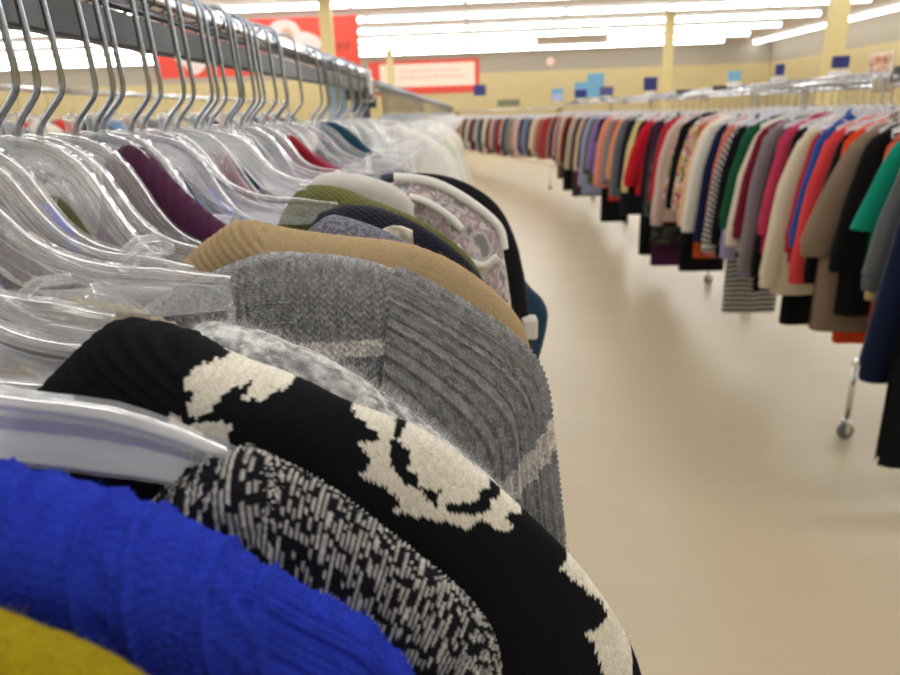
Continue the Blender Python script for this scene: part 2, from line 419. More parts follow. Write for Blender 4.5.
HOOK = [(0,-.118),(0,-.104),(.004,-.097),(.014,-.087),(.0205,-.080),(.0225,-.070),(.0218,-.058),(.0195,-.02),(.0188,0),(.0165,.0095),(.0105,.0148),(0,.0168),(-.0105,.0145),(-.0165,.009),(-.0185,0),(-.0185,-.012),(-.0195,-.017)]
def hook_mesh(name, parent, sx=1):
    p = smooth_path(HOOK, 2)
    return MB().tube([(sx*q[0], 0, q[1]) for q in p], .0021, 8, flat=(0, 1, 0)).build(name, WIRE, parent, True)
ARM = {  # centre line of one arm: (x, z) from the neck outward
 'swan': [(.004,-.114),(.024,-.117),(.040,-.122),(.053,-.137),(.064,-.154),(.083,-.166),(.108,-.1705),(.142,-.172),(.172,-.173)],
 'wide': [(.004,-.114),(.022,-.117),(.038,-.123),(.048,-.138),(.058,-.157),(.073,-.173),(.098,-.183),(.128,-.186),(.162,-.186)],
 'deep': [(.004,-.114),(.036,-.118),(.058,-.124),(.072,-.140),(.085,-.155),(.112,-.167),(.147,-.170),(.173,-.171)],
 'short': [(.004,-.114),(.020,-.117),(.034,-.124),(.044,-.142),(.056,-.160),(.075,-.172),(.100,-.177),(.130,-.181)],
 'stub': [(.004,-.114),(.018,-.118),(.030,-.130),(.042,-.155),(.058,-.180),(.080,-.197),(.110,-.204)],
 'held': [(.004,-.114),(.026,-.117),(.040,-.123),(.051,-.141),(.060,-.160),(.075,-.180),(.100,-.192),(.140,-.196),(.168,-.199)],
 'slope': [(.004,-.116),(.020,-.126),(.045,-.134),(.075,-.145),(.110,-.157),(.145,-.168),(.176,-.179)],
 'tucked': [(.004,-.116),(.018,-.130),(.036,-.150),(.060,-.182),(.090,-.202),(.125,-.214)],
 'low': [(.004,-.116),(.020,-.127),(.040,-.140),(.065,-.158),(.100,-.173),(.140,-.182),(.177,-.187),(.205,-.198)],
}
def hanger_proto(kind, mat, bar=False, rim=.0085):
    t = empty('clothes_hanger', (0, 0, 0))
    h = hook_mesh('hook', t)
    body = MB()
    # neck block with a socket for the wire
    body.box((0, 0, -.115), (.022, .008, .018))
    body.lathe([(.0055, -.012), (.0055, .012), (.004, .016)], (0, 0, -.108), 10)
    ob = body.build('neck', mat, t, False, .002)
    for sgn in (-1, 1):
        pts = smooth_path(ARM[kind], 2); L = resample(pts, [0])[1]; pts = resample(pts, np.linspace(0, L, 26))[0]
        mb = MB()
        # I-beam: top flange, web, bottom flange
        m = len(pts); w = rim/2
        sec = [(-w,.0105),(w,.0105),(w,.0075),(.0014,.0065),(.0014,-.0065),(w*.8,-.0075),(w*.8,-.0105),(-w*.8,-.0105),(-w*.8,-.0075),(-.0014,-.0065),(-.0014,.0065),(-w,.0075)]
        vs = []; fs = []; k = len(sec)
        for i in range(m):
            d = pts[min(i+1, m-1)]-pts[max(i-1, 0)]; d /= np.linalg.norm(d); n_ = np.array([-d[1], d[0]])
            tp = 1.0 if i < m-5 else 1-.08*(i-(m-5))
            for a, b in sec:
                q = pts[i]+n_*b*tp; vs.append((sgn*q[0], a*tp, q[1]))
        for i in range(m-1):
            for j in range(k): fs.append((i*k+j, i*k+(j+1)%k, (i+1)*k+(j+1)%k, (i+1)*k+j))
        fs += [tuple(range(k)), tuple((m-1)*k+j for j in range(k))]
        mb.add(vs, fs)
        tip = kind not in ('low', 'tucked', 'held')
        # strap hook: little bent lip on top near the tip, round boss under it
        q = pts[19]
        e = pts[-1]
        mb.lathe([(.0095,-.0035),(.0095,.0035)], (sgn*pts[16][0], 0, pts[16][1]-.020), 16, 'y')
        mb.lathe([(.0055,-.0048),(.0055,.0048)], (sgn*pts[16][0], 0, pts[16][1]-.020), 14, 'y')
        mb.lathe([(.0025,-.006),(.0025,.006)], (sgn*pts[16][0], 0, pts[16][1]-.020), 10, 'y')
        if tip: mb.tube([(sgn*(q[0]-.002), 0, q[1]+.009), (sgn*(q[0]+.008), 0, q[1]+.0165), (sgn*(q[0]+.022), 0, q[1]+.0175)], .0024, 8)
        mb.tube([(sgn*pts[17][0], 0, pts[17][1]-.012), (sgn*(pts[17][0]+.014), 0, pts[17][1]-.026), (sgn*(e[0]-.004), 0, e[1]-.022), (sgn*(e[0]-.001), 0, e[1]-.006)], .0026, 8)
        mb.build('arm', mat, t, True)
    if bar:
        MB().tube([(-.16, 0, -.205), (.16, 0, -.205)], .0028, 8).build('trouser_bar', mat, t, True)
    index_kids(t)
    return t
PROTO = {}
def place_hanger(kind, mat, x, y, z, rz, label, group, bar=False):
    key = (kind, mat.name, bar)
    if key not in PROTO: PROTO[key] = hanger_proto(kind, mat, bar); o = PROTO[key]
    else: o = copy_tree(PROTO[key])
    o.location = (x, y, z); o.rotation_euler = (0, 0, rz)
    return tag(o, label, 'clothes hanger', group)

# ------------------------------------------------------------------ garments
def displace(P, U, V, hf, flip):
    du = np.gradient(P, axis=0); dv = np.gradient(P, axis=1)
    n_ = np.cross(du, dv); n_ /= np.maximum(np.linalg.norm(n_, axis=2, keepdims=True), 1e-12)
    if flip: n_ = -n_
    sp_ = np.maximum(np.linalg.norm(du, axis=2), np.linalg.norm(dv, axis=2))
    w = np.clip((.0024-sp_)/.0010, 0, 1)
    return P + n_*(hf(U, V, P)*w)[..., None]
def grid_faces(n, m, flip=False):
    i = np.arange(n-1)[:, None]; j = np.arange(m-1)[None, :]
    a = i*m+j; F = np.stack([a, a+1, a+m+1, a+m], -1).reshape(-1, 4)
    return F[:, ::-1].copy() if flip else F

def body_part(parent, mat, cr, T=.016, hem=-.75, xs=None, dense=None, neck_dip=.06, hw_hem=.23, hf=None, cf=None, fold=.0045, seed=0, rb=None, name='body', xc_hem=0, sag=0):
    """torso: crest polyline cr [(x,z)] from one shoulder end to the other; two cloth sheets meeting over the crest"""
    r = np.random.default_rng(seed); cr = np.asarray(cr, float)
    if xs is None: xs = np.linspace(cr[0, 0], cr[-1, 0], 22)
    zc = np.interp(xs, cr[:, 0], cr[:, 1])
    rb = rb or T; L = float(np.max(zc)-hem)
    if dense:
        d0, step = dense
        arc = np.r_[np.arange(0, d0, step), np.linspace(d0, L+rb*.57, 14)]
        arcb = np.r_[np.linspace(0, .03, 24), np.linspace(.04, L+rb*.57, 10)]
    else:
        arc = np.r_[np.linspace(0, rb*PI/2, 4), np.linspace(rb*PI/2+.02, L+rb*.57, 9)]; arcb = arc
    a = np.r_[-arc[::-1], arcb[1:]]                      # negative: the side facing the camera
    aa = np.abs(a); ph = np.minimum(aa/rb, PI/2)
    dl = np.where(aa < rb*PI/2, rb*(1-np.cos(ph)), rb+aa-rb*PI/2)
    tt = np.sin(ph)*np.sign(a)
    A, X0 = np.meshgrid(a, xs); D = np.broadcast_to(dl, A.shape); TT = np.broadcast_to(tt, A.shape)
    u = (xs-(xs[0]+xs[-1])/2)/((xs[-1]-xs[0])/2)
    edge = np.sqrt(np.clip(1-np.abs(u)**8, 0, 1))*.8+.2
    fr = np.clip(D/L, 0, 1.0)
    Z = zc[:, None]+fr*(hem-zc[:, None])-np.minimum(D, rb)*0
    hwx = xc_hem+u*hw_hem
    ease = np.clip(fr*1.6, 0, 1); ease = ease*ease*(3-2*ease)
    X = X0*(1-ease)+hwx[:, None]*ease
    k1, k2, p1, p2 = r.uniform(18, 30), r.uniform(40, 60), r.uniform(0, 6), r.uniform(0, 6)
    w = fold*np.clip((D-.03)/.15, 0, 1)*(np.sin(X*k1+p1+D*2)+.5*np.sin(X*k2+p2-D*3))
    Y = TT*T*edge[:, None]*(1+.25*np.clip(fr*1.5, 0, 1)) + w + sag*fr
    P = np.stack([X, Y, Z], -1)
    if hf: P = displace(P, X0, A, hf, True)
    uv = np.stack([X0, A], -1).reshape(-1, 2)
    col = None
    if cf: col = cf(X0, A, P).reshape(-1, 3)
    n, m = A.shape
    return mesh_obj(name, P.reshape(-1, 3), grid_faces(n, m), mat, parent, True, uv, col)

def sleeve_part(parent, mat, outer, inner, ts=.018, ss=None, thetas=None, hf=None, cf=None, name='sleeve', wr=.004, seed=0, bulge=0):
    r = np.random.default_rng(seed)
    outer = smooth_path(outer, 2); inner = smooth_path(inner, 2)
    _, Lo = resample(outer, [0]); _, Li = resample(inner, [0])
    if ss is None: ss = np.linspace(0, 1, 14)*Lo
    if thetas is None: thetas = np.linspace(0, 2*PI, 15)
    O, _ = resample(outer, ss); I, _ = resample(inner, ss*Li/Lo)
    mid = (O+I)/2; half = (O-I)/2
    sup = lambda v, e: np.sign(v)*np.abs(v)**e
    c = sup(np.cos(thetas), .8); s_ = sup(np.sin(thetas), .8)
    tsv = np.broadcast_to(np.asarray(ts, float), ss.shape)
    P = np.empty((len(ss), len(thetas), 3))
    P[..., 0] = mid[:, 0, None]+half[:, 0, None]*c; P[..., 2] = mid[:, 1, None]+half[:, 1, None]*c
    P[..., 1] = -tsv[:, None]*s_
    fq = r.uniform(18, 30)
    P[..., 1] *= 1+wr/.02*.5*np.sin(ss*fq+r.uniform(0, 6))[:, None]*np.clip(ss/Lo*2, 0, 1)[:, None]
    per = 2*np.linalg.norm(half, axis=1).mean()*2+.02
    V, Th = np.meshgrid(ss, thetas, indexing='ij'); Uu = (Th/(2*PI))*per
    if hf: 
        d = np.cross(np.gradient(P, axis=0), np.gradient(P, axis=1))
        ctr = P-np.stack([mid[:, 0], 0*mid[:, 0], mid[:, 1]], -1)[:, None, :]
        P = displace(P, Uu, V, hf, float((d*ctr).sum()) < 0)
    uv = np.stack([Uu, V], -1).reshape(-1, 2)
    col = cf(Uu, V, P).reshape(-1, 3) if cf else None
    n, m = V.shape
    return mesh_obj(name, P.reshape(-1, 3), grid_faces(n, m), mat, parent, True, uv, col)

def ring_band(parent, mat, cx_, z, rx, ry, w, name, tilt=0, n=24, r=.006):
    """collar: rounded band round the neck"""
    vs = []; sec = [(r*math.cos(a), w*math.sin(a)) for a in [2*PI*i/8 for i in range(8)]]; uv = []
    for i in range(n+1):
        a = 2*PI*i/n
        for q, (p, h) in enumerate(sec):
            vs.append((cx_+(rx+p)*math.cos(a), (ry+p)*math.sin(a), z+h+tilt*math.sin(a))); uv.append((i/n*.4, q*.005))
    fs = np.array([(i*8+j, (i+1)*8+j, (i+1)*8+(j+1) % 8, i*8+(j+1) % 8) for i in range(n) for j in range(8)])
    return mesh_obj(name, vs, fs, mat, parent, True, uv)

def garment(name, label, cat, group, loc, rz, mat, neck=.075, nz=-.125, seam=.21, sz=-.165, T=.022, hem=-.72, sleeve='long', cuffz=-.66,
            flare=.11, sw=.13, collar=None, mat2=None, seed=0, hw=.24, cuff=True, buttons=None, dip=.05, shift=0, ts=None):
    t = empty(name, loc, rz, label, cat, group)
    cr = [(-seam, sz), (-neck, nz)]
    for q in np.linspace(-1, 1, 9)[1:-1]: cr.append((neck*q, nz-dip*(1-q*q)))
    cr += [(neck, nz), (neck+(seam-neck)*.5, nz+(sz-nz)*.38), (seam, sz)]
    cr.insert(1, (-(neck+(seam-neck)*.5), nz+(sz-nz)*.38))
    cr = [(x+shift, z) for x, z in cr]
    body_part(t, mat, cr, T=T, hem=hem, seed=seed, hw_hem=hw, xc_hem=shift)
    ts = ts or T*1.05
    if sleeve != 'none':
        short = sleeve == 'short'
        for sg in (1, -1):
            o = [(seam-.015, sz+.004), (seam+.016, sz-.016), (seam+flare*.38, sz-.085), (seam+flare*.66, sz-.18)]
            i_ = [(seam-.03, sz-.19), (seam-.025, sz-.20), (seam+flare*.62-sw, sz-.22), (seam+flare*.68-sw*.95, sz-.25)]
            if not short:
                zz = np.linspace(sz-.22, cuffz, 4)
                o += [(seam+flare*(.78+.11*k), z) for k, z in enumerate(zz)]
                i_ += [(seam+flare*(.78+.10*k)-sw*(.95-.08*k), z-.02) for k, z in enumerate(np.linspace(sz-.27, cuffz, 4))]
            else:
                o += [(seam+flare, cuffz)]; i_ += [(seam+flare-sw*1.05, cuffz-.02)]
            o = [(sg*x+shift, z) for x, z in o]; i_ = [(sg*x+shift, z) for x, z in i_]
            s_ = sleeve_part(t, mat2 if (mat2 and sleeve == 'contrast') else mat, o, i_, ts=ts, seed=seed+(1 if sg > 0 else 2))
            if cuff and not short:
                (ox, oz), (ix, iz) = o[-1], i_[-1]
                mx, mz = (ox+ix)/2, (oz+iz)/2; hx = abs(ox-ix)/2*.86
                ring_band(s_, mat2 or mat, mx, mz-.018, hx, ts*.8, .028, 'cuff', n=16, r=.004)
    if collar == 'crew': ring_band(t, mat2 or mat, shift, nz-.012, neck+.002, T*.9, .013, 'collar', tilt=.012)
    elif collar == 'turtle': ring_band(t, mat2 or mat, shift, nz+.012, neck*.8, T*.95, .035, 'collar')
    elif collar == 'shirt':
        for sg in (1, -1):
            MB().add([(shift+sg*neck*1.05, T*.8, nz+.02), (shift+sg*neck*1.1, -T*.9, nz+.012), (shift+sg*.012, -T*1.35, nz-.05), (shift+sg*.06, -T*1.6, nz-.075), (shift+sg*neck*1.35, -T*1.2, nz-.03), (shift+sg*neck*1.3, T*.9, nz-.015)],
                     [(0,1,4,5),(1,2,3,4)]).build('collar_flap', mat2 or mat, t, False)
    if buttons:
        for k in range(buttons):
            z = nz-.12-k*(abs(hem-nz)-.16)/buttons
            MB().lathe([(.010, 0), (.010, .004), (.007, .006)], (shift+.0, -(T*1.28+.008), z), 12, 'y').build('button', principled('dark_button', (.03, .03, .035), .35), t, True)
    return t

# ------------------------------------------------------------------ the sweaters close to the camera
def hash2(i, j, k=0.0):
    v = np.sin(i*12.9898+j*78.233+k*37.719)*43758.5453
    return v-np.floor(v)
def vnoise(x, y, k=0.0):
    i, j = np.floor(x), np.floor(y); fx, fy = x-i, y-j; fx = fx*fx*(3-2*fx); fy = fy*fy*(3-2*fy)
    return (hash2(i, j, k)*(1-fx)+hash2(i+1, j, k)*fx)*(1-fy)+(hash2(i, j+1, k)*(1-fx)+hash2(i+1, j+1, k)*fx)*fy
def stitch(U, V, p, q, lean=.9):
    c = U/p; a = c-np.floor(c); s = np.abs(2*a-1); f = V/q+s*lean
    return np.floor(2*c), np.floor(f), (np.sin(PI*s)**.45)*(.05+.95*np.sin(PI*(f-np.floor(f)))**.7)-.5
def stock(p, q, amp, lean=.9):
    return lambda U, V, P: amp*stitch(U, V, p, q, lean)[2]
def inside(poly, x, y):
    n = len(poly); c = np.zeros(x.shape, bool)
    for i in range(n):
        x1, y1 = poly[i]; x2, y2 = poly[i-1]
        hit = ((y1 > y) != (y2 > y)) & (x < (x2-x1)*(y-y1)/((y2-y1) or 1e-9)+x1)
        c ^= hit
    return c
def fuzz_part(parent, src, mat, n, length, width, seed, reg):
    me = src.data; nv = len(me.vertices); co = np.empty(nv*3, np.float32); me.vertices.foreach_get('co', co); co = co.reshape(-1, 3)
    no = np.empty(nv*3, np.float32); me.vertices.foreach_get('normal', no); no = no.reshape(-1, 3)
    r = np.random.default_rng(seed)
    ok = np.nonzero((co[:, 0] > reg[0]) & (co[:, 0] < reg[1]) & (co[:, 2] > reg[2]) & (co[:, 1] < .012))[0]
    if len(ok) == 0: return
    k = r.choice(ok, n); p = co[k]; nn = no[k]
    ctr = np.array([(reg[0]+reg[1])/2, 0, reg[2]])
    nn = np.where(((p-ctr)*nn).sum(1, keepdims=True) < 0, -nn, nn)
    d = nn+r.normal(0, .8, p.shape); d /= np.linalg.norm(d, axis=1, keepdims=True)
    L = length*r.uniform(.4, 1.2, (n, 1)); bend = r.normal(0, .6, p.shape)
    w = np.cross(d, r.normal(0, 1, p.shape)); w /= np.linalg.norm(w, axis=1, keepdims=True); w *= width/2
    m1 = p+d*L*.55; e = p+d*L+bend*L*.45
    V = np.stack([p-w, p+w, m1+w*.8, m1-w*.8, e+w*.3, e-w*.3], 1).reshape(-1, 3)
    b = np.arange(n)[:, None]*6
    F = np.concatenate([b+np.array([[0, 1, 2, 3]]), b+np.array([[3, 2, 4, 5]])])
    tag(mesh_obj('fuzz', V, F, mat, parent), kind='stuff')

def const(c, var=.12, p=.004, q=.004):
    c = np.array(c)
    def f(U, V, P):
        i, j, _ = stitch(U, V, p, q); k = 1+var*(hash2(i, j)*2-1)
        return c*k[..., None]
    return f

def hero(name, label, D, crest, seam, T, mat, hf=None, cf=None, hfs=None, cfs=None, hem=-.78, tail=None, dense=.13, step=.0009, ts=None, cuffz=-.66, arm=.19, x0=None, sleeve=True, cat='sweater', seed=0, sdense=.2, yaw=0, collar_mat=None, group='clothes on the near rack', fuzz=None):
    t = empty(name, (RX, D, RZ), yaw, label, cat, group)
    cr = smooth_path(crest, 1); cr = np.array(cr)
    zs = float(np.interp(seam, cr[:, 0], cr[:, 1]))
    sh = np.array([p for p in cr if p[0] < seam-.002]+[(seam, zs)])
    xn, zn = sh[0]
    off = xn-.06
    left = np.stack([off-sh[::-1, 0], sh[::-1, 1]], 1)
    neck = [(off-xn+(2*xn-off)*q, zn-.07*(1-(2*q-1)**2)**.7) for q in np.linspace(0, 1, 9)[1:-1]]
    full = np.vstack([left, neck, sh])
    x0 = xn-.012 if x0 is None else x0
    xs = np.unique(np.r_[np.linspace(full[0, 0], x0, 14), np.arange(x0, seam, step), seam])
    b_ = body_part(t, mat, full, T=T, hem=hem, xs=xs, dense=(dense, step), hf=hf, cf=cf, seed=seed, fold=.003, hw_hem=.25, xc_hem=off/2)
    if sleeve:
        ts = ts or T*1.06
        o = [(seam-.012, float(np.interp(seam-.012, cr[:, 0], cr[:, 1]))-.0005), (seam, zs)]+[tuple(p) for p in cr if p[0] > seam+.003]
        tail = tail or []
        o += tail
        if o[-1][1] > cuffz+.05:
            ex, ez = o[-1]; o += [(ex+.004, ez-(ez-cuffz)*.35), (ex-.01, ez-(ez-cuffz)*.7), (ex-.03, cuffz)]
        i_ = [(seam-.035, zs-arm), (seam-.035, zs-arm-.02), (o[-1][0]-.13, zs-arm-.09), (o[-1][0]-.12, cuffz+.12), (o[-1][0]-.085, cuffz-.005)]
        so = smooth_path(o, 2); _, L = resample(so, [0])
        ss = np.r_[np.arange(0, sdense, step*1.0), np.linspace(sdense, L, 16)]
        th = np.r_[np.linspace(-.5, PI*.85, int(.22/step*.72)), np.linspace(PI*.85+.1, 2*PI-.5, 14)]
        s1 = sleeve_part(t, mat, o, i_, ts=ts, ss=ss, thetas=th, hf=hfs or hf, cf=cfs or cf, seed=seed+1)
        ring_band(s1, collar_mat or mat, (o[-1][0]+i_[-1][0])/2, cuffz-.02, abs(o[-1][0]-i_[-1][0])*.42, ts*.8, .03, 'cuff', n=16, r=.004)
        ol = [(off-x, z) for x, z in o]; il = [(off-x, z) for x, z in i_]
        s2 = sleeve_part(t, mat, ol, il, ts=ts, seed=seed+2, cf=cfs or cf)
    if fuzz:
        fm, fn, fl, fwd = fuzz; zr = zn-.16
        fuzz_part(b_, b_, fm, fn, fl, fwd, seed, (x0, seam, zr))
        if sleeve: fuzz_part(s1, s1, fm, fn, fl, fwd, seed+9, (seam, .40, zr-.10))
    return t
def fibre(name, c): return principled('fibre_'+name, lin(*c), .9, spec=.1)

# 1 mustard
c = lin(140, 123, 16)
hero('sweater', 'mustard yellow felted sweater in front of the royal blue one', .098, [(0.15, -0.1742), (0.17, -0.1777), (0.1899, -0.1884), (0.1993, -0.1923), (0.2085, -0.1986), (0.2127, -0.2029), (0.235, -0.2262), (0.262, -0.2662), (0.285, -0.3342)], .235, .013,
     yarn('mustard_yarn', .6, .3), lambda U, V, P: .0006*(vnoise(U/.0016, V/.0016)-.5)+.0005*(vnoise(U/.006, V/.006, 3)-.5), const(c, .1, .002, .002), fuzz=(fibre('mustard', (170,150,30)), 2500, .0022, .00009), seed=1, step=.0014)
# 2 royal blue cable knit
c = np.array(lin(36, 53, 165))
def blue_h(U, V, P):
    h = .0016*stitch(U, V, .0034, .0030)[2]
    k = U/.026; a = (k-np.floor(k)); m = np.clip(1-np.abs(a-.5)/.17, 0, 1)**.5
    tw = np.abs(np.sin(PI*(V/.013+(a-.5)*2.2)))
    h = h+.0013*m*tw - .0020*np.exp(-((np.abs(a-.5)-.20)/.03)**2)
    return h
def blue_c(U, V, P):
    i, j, _ = stitch(U, V, .0034, .0030); return c_blue*(1+.15*(hash2(i, j)*2-1))[..., None]
c_blue = c
hero('sweater', 'royal blue cable knit sweater between the mustard one and the marled one', .135, [(0.13, -0.1704), (0.15, -0.1724), (0.1689, -0.1764), (0.1834, -0.1806), (0.2012, -0.1872), (0.2169, -0.1969), (0.2289, -0.2063), (0.2414, -0.2148), (0.2493, -0.2196), (0.2528, -0.2257), (0.2588, -0.2344), (0.272, -0.2644), (0.282, -0.3124)], .236, .017,
     yarn('blue_yarn', .45, .2), blue_h, blue_c, fuzz=(fibre('blue', (60,84,215)), 2500, .0028, .00008), seed=2, step=.0009, sdense=.14, dense=.15)
# 3 black and white marled
def marl_c(U, V, P):
    i, j, _ = stitch(U, V, .0038, .0034, 1.0)
    r = hash2(i, j)*.88+.12*vnoise(U/.012, V/.012); a_ = np.abs(2*(U/.0038-np.floor(U/.0038))-1); m = ((r > .46) & (np.sin(PI*a_) > .62))[..., None]
    lt = np.array((.54, .52, .48))*(.75+.5*hash2(i, j, 2))[..., None]
    return np.where(m, lt, np.array((.012, .012, .016)))
def marl_cs(U, V, P): return marl_c(V, U, P)
hero('sweater', 'chunky black and white marled knit sweater behind the royal blue one', .175, [(.168,-.222),(.1798,-.2068),(.194,-.196),(.2032,-.1913),(.2098,-.1907),(.2179,-.1938),(.2342,-.205),(.2538,-.2239),(.2715,-.2416),(.28,-.2539),(.283,-.2649),(.2836,-.2733),(.285,-.32)], .226, .016,
     yarn('marled_yarn', .2, .25), stock(.0038, .0034, .0024, 1.0), marl_c, lambda U, V, P: .0024*stitch(V, U, .0038, .0034, 1.0)[2], marl_cs, seed=3, step=.0009, sdense=.13, dense=.10)
# 4 black with cream pattern
CREAM_SHAPES = [
 [(.1855,-.1729),(.1884,-.1708),(.2012,-.1717),(.211,-.1729),(.2213,-.179),(.2067,-.1835),(.2008,-.1823),(.2044,-.1781),(.1971,-.1795),(.1912,-.1854),(.1872,-.188),(.1836,-.1852),(.1871,-.1793),(.1849,-.1771)],
 [(.1753,-.1889),(.1795,-.1851),(.1821,-.1879),(.1826,-.1912),(.1892,-.1886),(.1977,-.1904),(.1939,-.2027),(.1855,-.1992),(.1797,-.1934),(.1747,-.1922)],
 [(.2007,-.1983),(.203,-.1967),(.2064,-.203),(.1986,-.2028)],
 [(.2347,-.1950),(.2459,-.2046),(.2379,-.2051),(.2427,-.2119),(.237,-.2163),(.2468,-.2211),(.2513,-.2258),(.2484,-.2289),(.2618,-.233),(.274,-.2379),(.2795,-.2348),(.2863,-.2413),(.2897,-.2398),(.2863,-.2349),(.2972,-.2383),(.2965,-.2300),(.2890,-.2215),(.2860,-.2180),(.2757,-.2090),(.2640,-.1985),(.2556,-.1930),(.2400,-.1900)],
 [(.3071,-.258),(.3113,-.2556),(.3169,-.2581),(.3229,-.2692),(.3275,-.278),(.3305,-.2816),(.3350,-.2961),(.3360,-.3111),(.326,-.3111),(.3193,-.2887),(.3148,-.2841),(.322,-.2833),(.3248,-.2815),(.3239,-.2762),(.3172,-.2692)],
 [(.250,-.300),(.262,-.292),(.272,-.300),(.268,-.318),(.280,-.330),(.262,-.340),(.246,-.324)],
 [(.302,-.352),(.318,-.345),(.330,-.362),(.322,-.384),(.306,-.378)]]
BLACK_HOLES = [
 [(.2496,-.1974),(.2543,-.2003),(.2511,-.2061),(.2555,-.2106),(.2539,-.2151),(.2584,-.2182),(.2569,-.2212),(.2649,-.2237),(.2634,-.2283),(.2601,-.2259),(.2582,-.2228),(.253,-.2196),(.2492,-.215),(.2476,-.209),(.2492,-.2046)],
 [(.2769,-.2293),(.2784,-.2254),(.2824,-.227),(.2838,-.2224),(.2884,-.2256),(.2878,-.2287),(.2823,-.2302),(.2809,-.2333),(.2755,-.234),(.2661,-.2299),(.2675,-.2276)]]
def bw_c(U, V, P):
    x, z = P[..., 0], P[..., 2]
    q = .0013; xi = (np.floor(x/q)+.5)*q; zi = (np.floor(z/q+.5*(np.floor(x/q) % 2))+.5-.5*(np.floor(x/q) % 2))*q
    m = np.zeros(x.shape, bool)
    for n_s, s in enumerate(CREAM_SHAPES): m |= inside(s, xi, zi+(.004 if n_s < 3 else 0))
    for s in BLACK_HOLES: m &= ~inside(s, xi, zi)
    n_ = (.9+.2*hash2(np.floor(x/q), np.floor(z/q)))[..., None]
    return np.where(m[..., None], np.array((.72, .68, .58))*n_, np.array((.0075, .0078, .010))*n_)
def bw_h(U, V, P):
    x = P[..., 0]
    ribs = np.where(x < .182, .0009*np.sin(2*PI*(P[..., 0]*.7+P[..., 2]*.7)/.0048), 0)
    return .0004*stitch(U, V, .0026, .0024)[2]+ribs
hero('sweater', 'black wool sweater with jagged cream pattern, behind the marled knit', .215, [(.112,-.205),(.1238,-.1895),(.137,-.1779),(.1538,-.1639),(.1626,-.1623),(.1819,-.1674),(.1947,-.1763),(.2171,-.1848),(.2335,-.1945),(.2622,-.2057),(.2857,-.2292),(.3001,-.2444),(.3151,-.2619),(.331,-.2876),(.3416,-.3133),(.348,-.36)], .240, .016,
     yarn('black_cream_yarn', .08, .2), bw_h, bw_c, fuzz=(fibre('black', (26,26,30)), 1500, .0016, .00008), seed=4, step=.0009, sdense=.22, dense=.12)
# 5 fuzzy grey
def fuz_c(U, V, P):
    n_ = .5*vnoise(U/.006, V/.005)+.5*vnoise(U/.0022, V/.002, 5); n_ = np.clip((n_-.3)/.4, 0, 1)[..., None]
    sp_ = (hash2(np.floor(U/.0012), np.floor(V/.0012), 9) > .985)[..., None]
    return np.where(sp_, np.array((.95, .95, .95)), np.array((.26, .26, .265))*(1-n_)+np.array((.78, .78, .77))*n_)
fuz_h = lambda U, V, P: .0012*(vnoise(U/.005, V/.004)-.5)+.0008*(vnoise(U/.0018, V/.0018, 2)-.5)
hero('sweater', 'fuzzy pale grey boucle sweater showing as a strip behind the black and cream one', .255, [(.155,-.190),(.165,-.1787),(.1695,-.1759),(.1821,-.1774),(.1964,-.1824),(.2094,-.1886),(.2265,-.1971),(.2482,-.2148),(.2657,-.2306),(.278,-.2425),(.2871,-.2518),(.300,-.28),(.306,-.33)], .236, .015,
     yarn('fuzzy_grey_yarn', .8, .25), fuz_h, fuz_c, fuzz=(fibre('pale', (214,214,212)), 5000, .0055, .00010), seed=5, step=.001, sdense=.12, dense=.06)
# 6 beige cord knit
hero('sweater', 'beige rope knit sweater with only its twisted shoulder edge showing', .288, [(.088,-.179),(.0956,-.172),(.1025,-.173),(.1154,-.1755),(.1302,-.1791),(.1404,-.1853),(.18,-.205),(.22,-.23),(.25,-.27)], .20, .010,
     yarn('beige_yarn', .3, .2), lambda U, V, P: .0016*(np.abs(np.sin(PI*(U/.006+V/.010)))-.5), const(lin(168, 156, 134), .15, .003, .003), seed=6, step=.0011, dense=.05, sdense=.05)
# 7 grey striped
g0 = np.array((.255, .255, .262)); g1 = np.array((.60, .57, .54))
def grey_c(U, V, P):
    i, j, _ = stitch(U, V, .0040, .0034)
    z = P[..., 2]; wob = .0012*(hash2(i, i*0+1)-.5)
    m = ((z+wob < -.2040+.03*(P[..., 0]-.2)*.1) & (z+wob > -.2125) & (P[..., 0] > .188)) | ((z+wob < -.300) & (z+wob > -.325))
    k = (.72+.56*hash2(i, j))[..., None]
    top = np.clip((V+.012)/.01, 0, 1)[..., None]*.12
    return np.where(m[..., None], g1, g0+top)*k
def grey_cs(U, V, P):
    i, j, _ = stitch(U, V, .0040, .0034)
    x, z = P[..., 0], P[..., 2]
    d = (z+.2905)+(x-.2894)*(-1.27)                      # band lying across the sleeve
    d = (z - (-.2890+(x-.2894)*1.0))
    wob = .002*(hash2(i, i*0+1)-.5)
    m = (V > .118+wob) & (V < .136+wob)
    k = (.72+.56*hash2(i, j))[..., None]
    return np.where(m[..., None], g1, g0)*k
def grey_hs(U, V, P):
    a = U/.0150; a = a-np.floor(a); ridge = np.exp(-((a-.5)/.10)**2)
    return .0018*stitch(U, V, .0040, .0034)[2]+.0030*ridge-.0022*np.exp(-((a-.22)/.07)**2)
def grey_h(U, V, P):
    hole = np.where(np.abs(V) < .016, .0030, .0022)
    left = P[..., 0] < .190
    s1 = stitch(U, V, .0042, .0036)[2]; s2 = stitch(V, U, .0034, .0040)[2]
    return hole*np.where(left, s2, s1)
